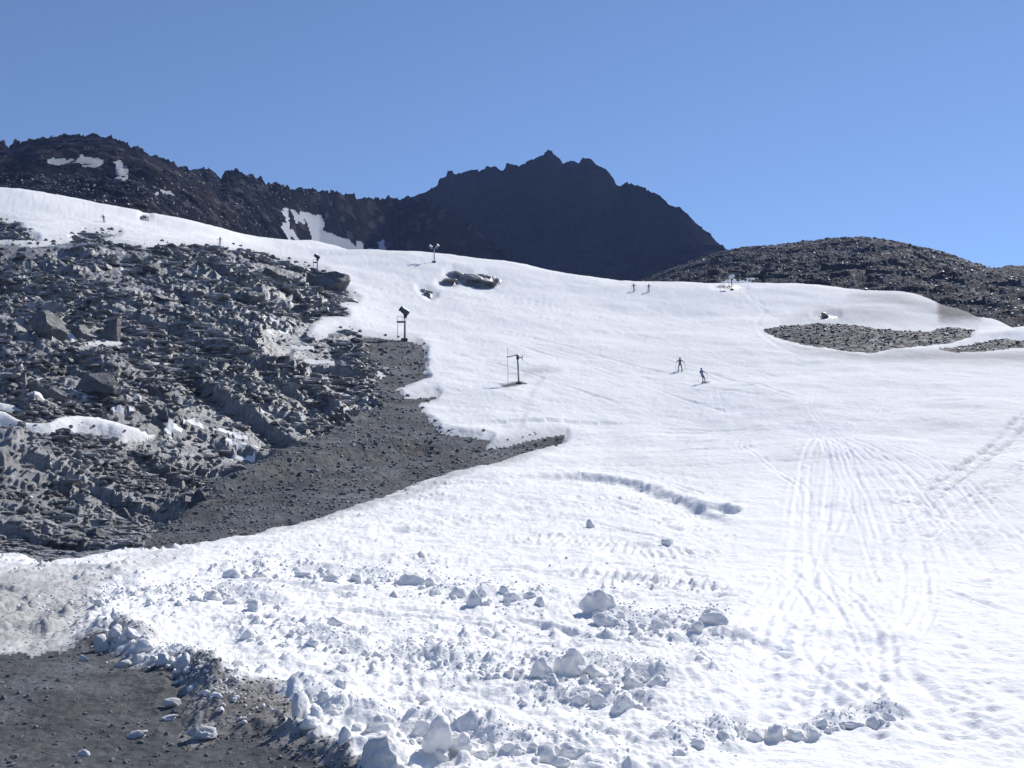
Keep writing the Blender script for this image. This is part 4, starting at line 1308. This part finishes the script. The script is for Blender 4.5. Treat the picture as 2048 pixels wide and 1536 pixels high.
# T shaped post with mast
p = at_px(1037, 768)
H = 61 / FPX * p.y
root = empty("lance_post", p)
tag(root, "grey steel post with a crooked cross arm standing alone on the piste", "post")
part("pole", lambda bm: tube(bm, (0.05, 0, -.2), (-.12, 0, H), .11, .10, 14), M_GALV, root, 0, True)
part("cross_arm", lambda bm: tube(bm, (-1.42, -.1, H * .88), (-.1, 0, H * .96), .07, .07, 10), M_GALV, root)
part("side_bracket", lambda bm: (tube(bm, (-.1, 0, H * .86), (.45, 0, H * .87), .07), tube(bm, (.45, 0, H * .78), (.45, 0, H * .95), .05)), M_GALV, root)
part("clamp", lambda bm: box(bm, (-.1, 0, H * .88), (.34, .34, .5)), M_STEEL, root, .03)
part("thin_mast", lambda bm: tube(bm, (-1.25, -.1, -.1), (-1.3, -.1, H * 1.2), .025, .02, 8), M_GALV, root)
part("brace", lambda bm: tube(bm, (-1.27, -.1, H * .34), (-.03, 0, H * .33), .018, None, 6), M_GALV, root)
part("base_plate", lambda bm: (box(bm, (0.03, 0, .1), (.6, .5, .22)), tube(bm, (.1, 0, .15), (1.0, .5, .05), .05)), M_STEEL, root, .02)

# ------------------------------------------------------------------ skiers
def skinned(name, joints, edges, radii, mtl_list, parent, root_i=0, split_z=None):
    me = bpy.data.meshes.new(name)
    me.from_pydata([Vector(j) for j in joints], edges, [])
    o = bpy.data.objects.new(name, me); COL.objects.link(o)
    o.modifiers.new("Skin", 'SKIN'); s_ = o.modifiers.new("Sub", 'SUBSURF'); s_.levels = 1; s_.render_levels = 1
    if not me.skin_vertices: 
        bpy.context.view_layer.objects.active = o
    for i, sv in enumerate(me.skin_vertices[0].data):
        sv.radius = (radii[i], radii[i]); sv.use_root = (i == root_i)
    dg = bpy.context.evaluated_depsgraph_get(); dg.update()
    nm = bpy.data.meshes.new_from_object(o.evaluated_get(dg))
    bpy.data.objects.remove(o); bpy.data.meshes.remove(me)
    nm.name = name
    nm.materials.clear()
    for m_ in mtl_list: nm.materials.append(m_)
    for p_ in nm.polygons:
        p_.use_smooth = True
        if split_z is not None and p_.center.z > split_z: p_.material_index = 1
    o = link(name, nm, parent)
    return o

def skier(px, py, label, pose=0, lean=0.0, suit=M_SUIT, hpx=None, yaw=0.0):
    p = at_px(px, py)
    root = empty("person", p, yaw)
    tag(root, label, "skier", "skiers on the piste")
    L = lean
    def J(x, y, z): return (x - z * L, y, z)
    stance = .14 if pose == 1 else .22
    kn = .08 if pose else .03
    joints = [J(0, 0, .93), J(0, -.03, 1.15), J(0, -.10, 1.38), J(0, -.12, 1.50), J(0, -.13, 1.60), J(0, -.14, 1.72),
              J(-.10, 0, .88), J(-stance, -kn - .12, .50), J(-stance - .02, .02, .10), J(-stance - .02, -.14, .06),
              J(.10, 0, .88), J(stance, -kn - .12, .50), J(stance + .02, .02, .10), J(stance + .02, -.14, .06),
              J(-.19, -.10, 1.42), J(-.40, -.16, 1.22), J(-.52, -.38, 1.10), J(-.54, -.46, 1.07),
              J(.19, -.10, 1.42), J(.42, -.16, 1.24), J(.56, -.36, 1.14), J(.58, -.44, 1.12)]
    radii = [.15, .14, .15, .07, .09, .095, .11, .075, .06, .055, .11, .075, .06, .055, .075, .055, .045, .05, .075, .055, .045, .05]
    edges = [(0, 1), (1, 2), (2, 3), (3, 4), (4, 5), (0, 6), (6, 7), (7, 8), (8, 9), (0, 10), (10, 11), (11, 12), (12, 13),
             (2, 14), (14, 15), (15, 16), (16, 17), (2, 18), (18, 19), (19, 20), (20, 21)]
    skinned("body", joints, edges, radii, [suit, M_SKIN], root, 0, 1.56)
    hd = Vector(joints[4]); top = Vector(joints[5])
    hd.x = joints[4][0]
    part("helmet", lambda bm: lathe(bm, [(.005, .17), (.06, .16), (.10, .12), (.125, .05), (.125, -.01), (.10, -.03)], Vector((0, .1, 1)).to_track_quat('Z', 'Y'), hd + Vector((0, .01, .03)), 14), M_DARK, root, 0, True)
    part("goggles", lambda bm: box(bm, hd + Vector((0, -.10, .02)), (.15, .05, .06)), M_HOSE, root, .01)
    for s_, jn_ in ((-1, 9), (1, 13)):
        f_ = Vector(joints[jn_])
        part("boot", lambda bm: box(bm, f_ + Vector((0, .1, 0)), (.11, .30, .14)), M_DARK, root, .02)
        def ski(bm):
            ys = [-.95, -.85, -.7, 0, .7]; zs = [.09, .04, .0, 0, 0]
            prev = None
            for y_, z_ in zip(ys, zs):
                w_ = .05 if y_ > -.9 else .02
                c_ = [bm.verts.new((f_.x + dx, f_.y + y_, .0 + z_ + dz)) for dx, dz in ((-w_, 0), (w_, 0), (w_, .02), (-w_, .02))]
                if prev:
                    for k_ in range(4): bm.faces.new((prev[k_], prev[(k_ + 1) % 4], c_[(k_ + 1) % 4], c_[k_]))
                else: bm.faces.new(c_)
                prev = c_
            bm.faces.new(prev[::-1])
        o_ = part("ski", ski, M_SKI, root)
    for jn_, sx in ((17, -1), (21, 1)):
        h_ = Vector(joints[jn_])
        part("ski_pole", lambda bm: (tube(bm, h_ + Vector((0, 0, .08)), (h_.x + sx * .12, h_.y + .35, .12), .012, None, 6), tube(bm, (h_.x + sx * .115, h_.y + .335, .16), (h_.x + sx * .118, h_.y + .34, .18), .05, None, 8)), M_SKI, root)
    root.scale = (1, 1, 1)
    return root
skier(1360, 742, "skier in dark suit coming straight down with legs apart", 0, 0.0, M_SUIT)
skier(1408, 766, "skier in slate blue suit leaning hard into a turn", 1, 0.30, M_SUIT2, yaw=.5)
skier(1268, 583, "skier in dark clothes near the crest, farther from the scree hill", 1, 0.04, M_SUIT)
skier(1297, 584, "skier in dark clothes near the crest, closer to the scree hill", 1, -0.05, M_SUIT2)
skier(209, 445, "skier leaning sideways high on the upper left snow slope", 1, 0.22, M_SUIT)
skier(440, 490, "tiny skier crouching just above the rocky slope's upper edge", 1, 0.0, M_SUIT)
print("tris", sum(len(m_.polygons) for m_ in bpy.data.meshes))
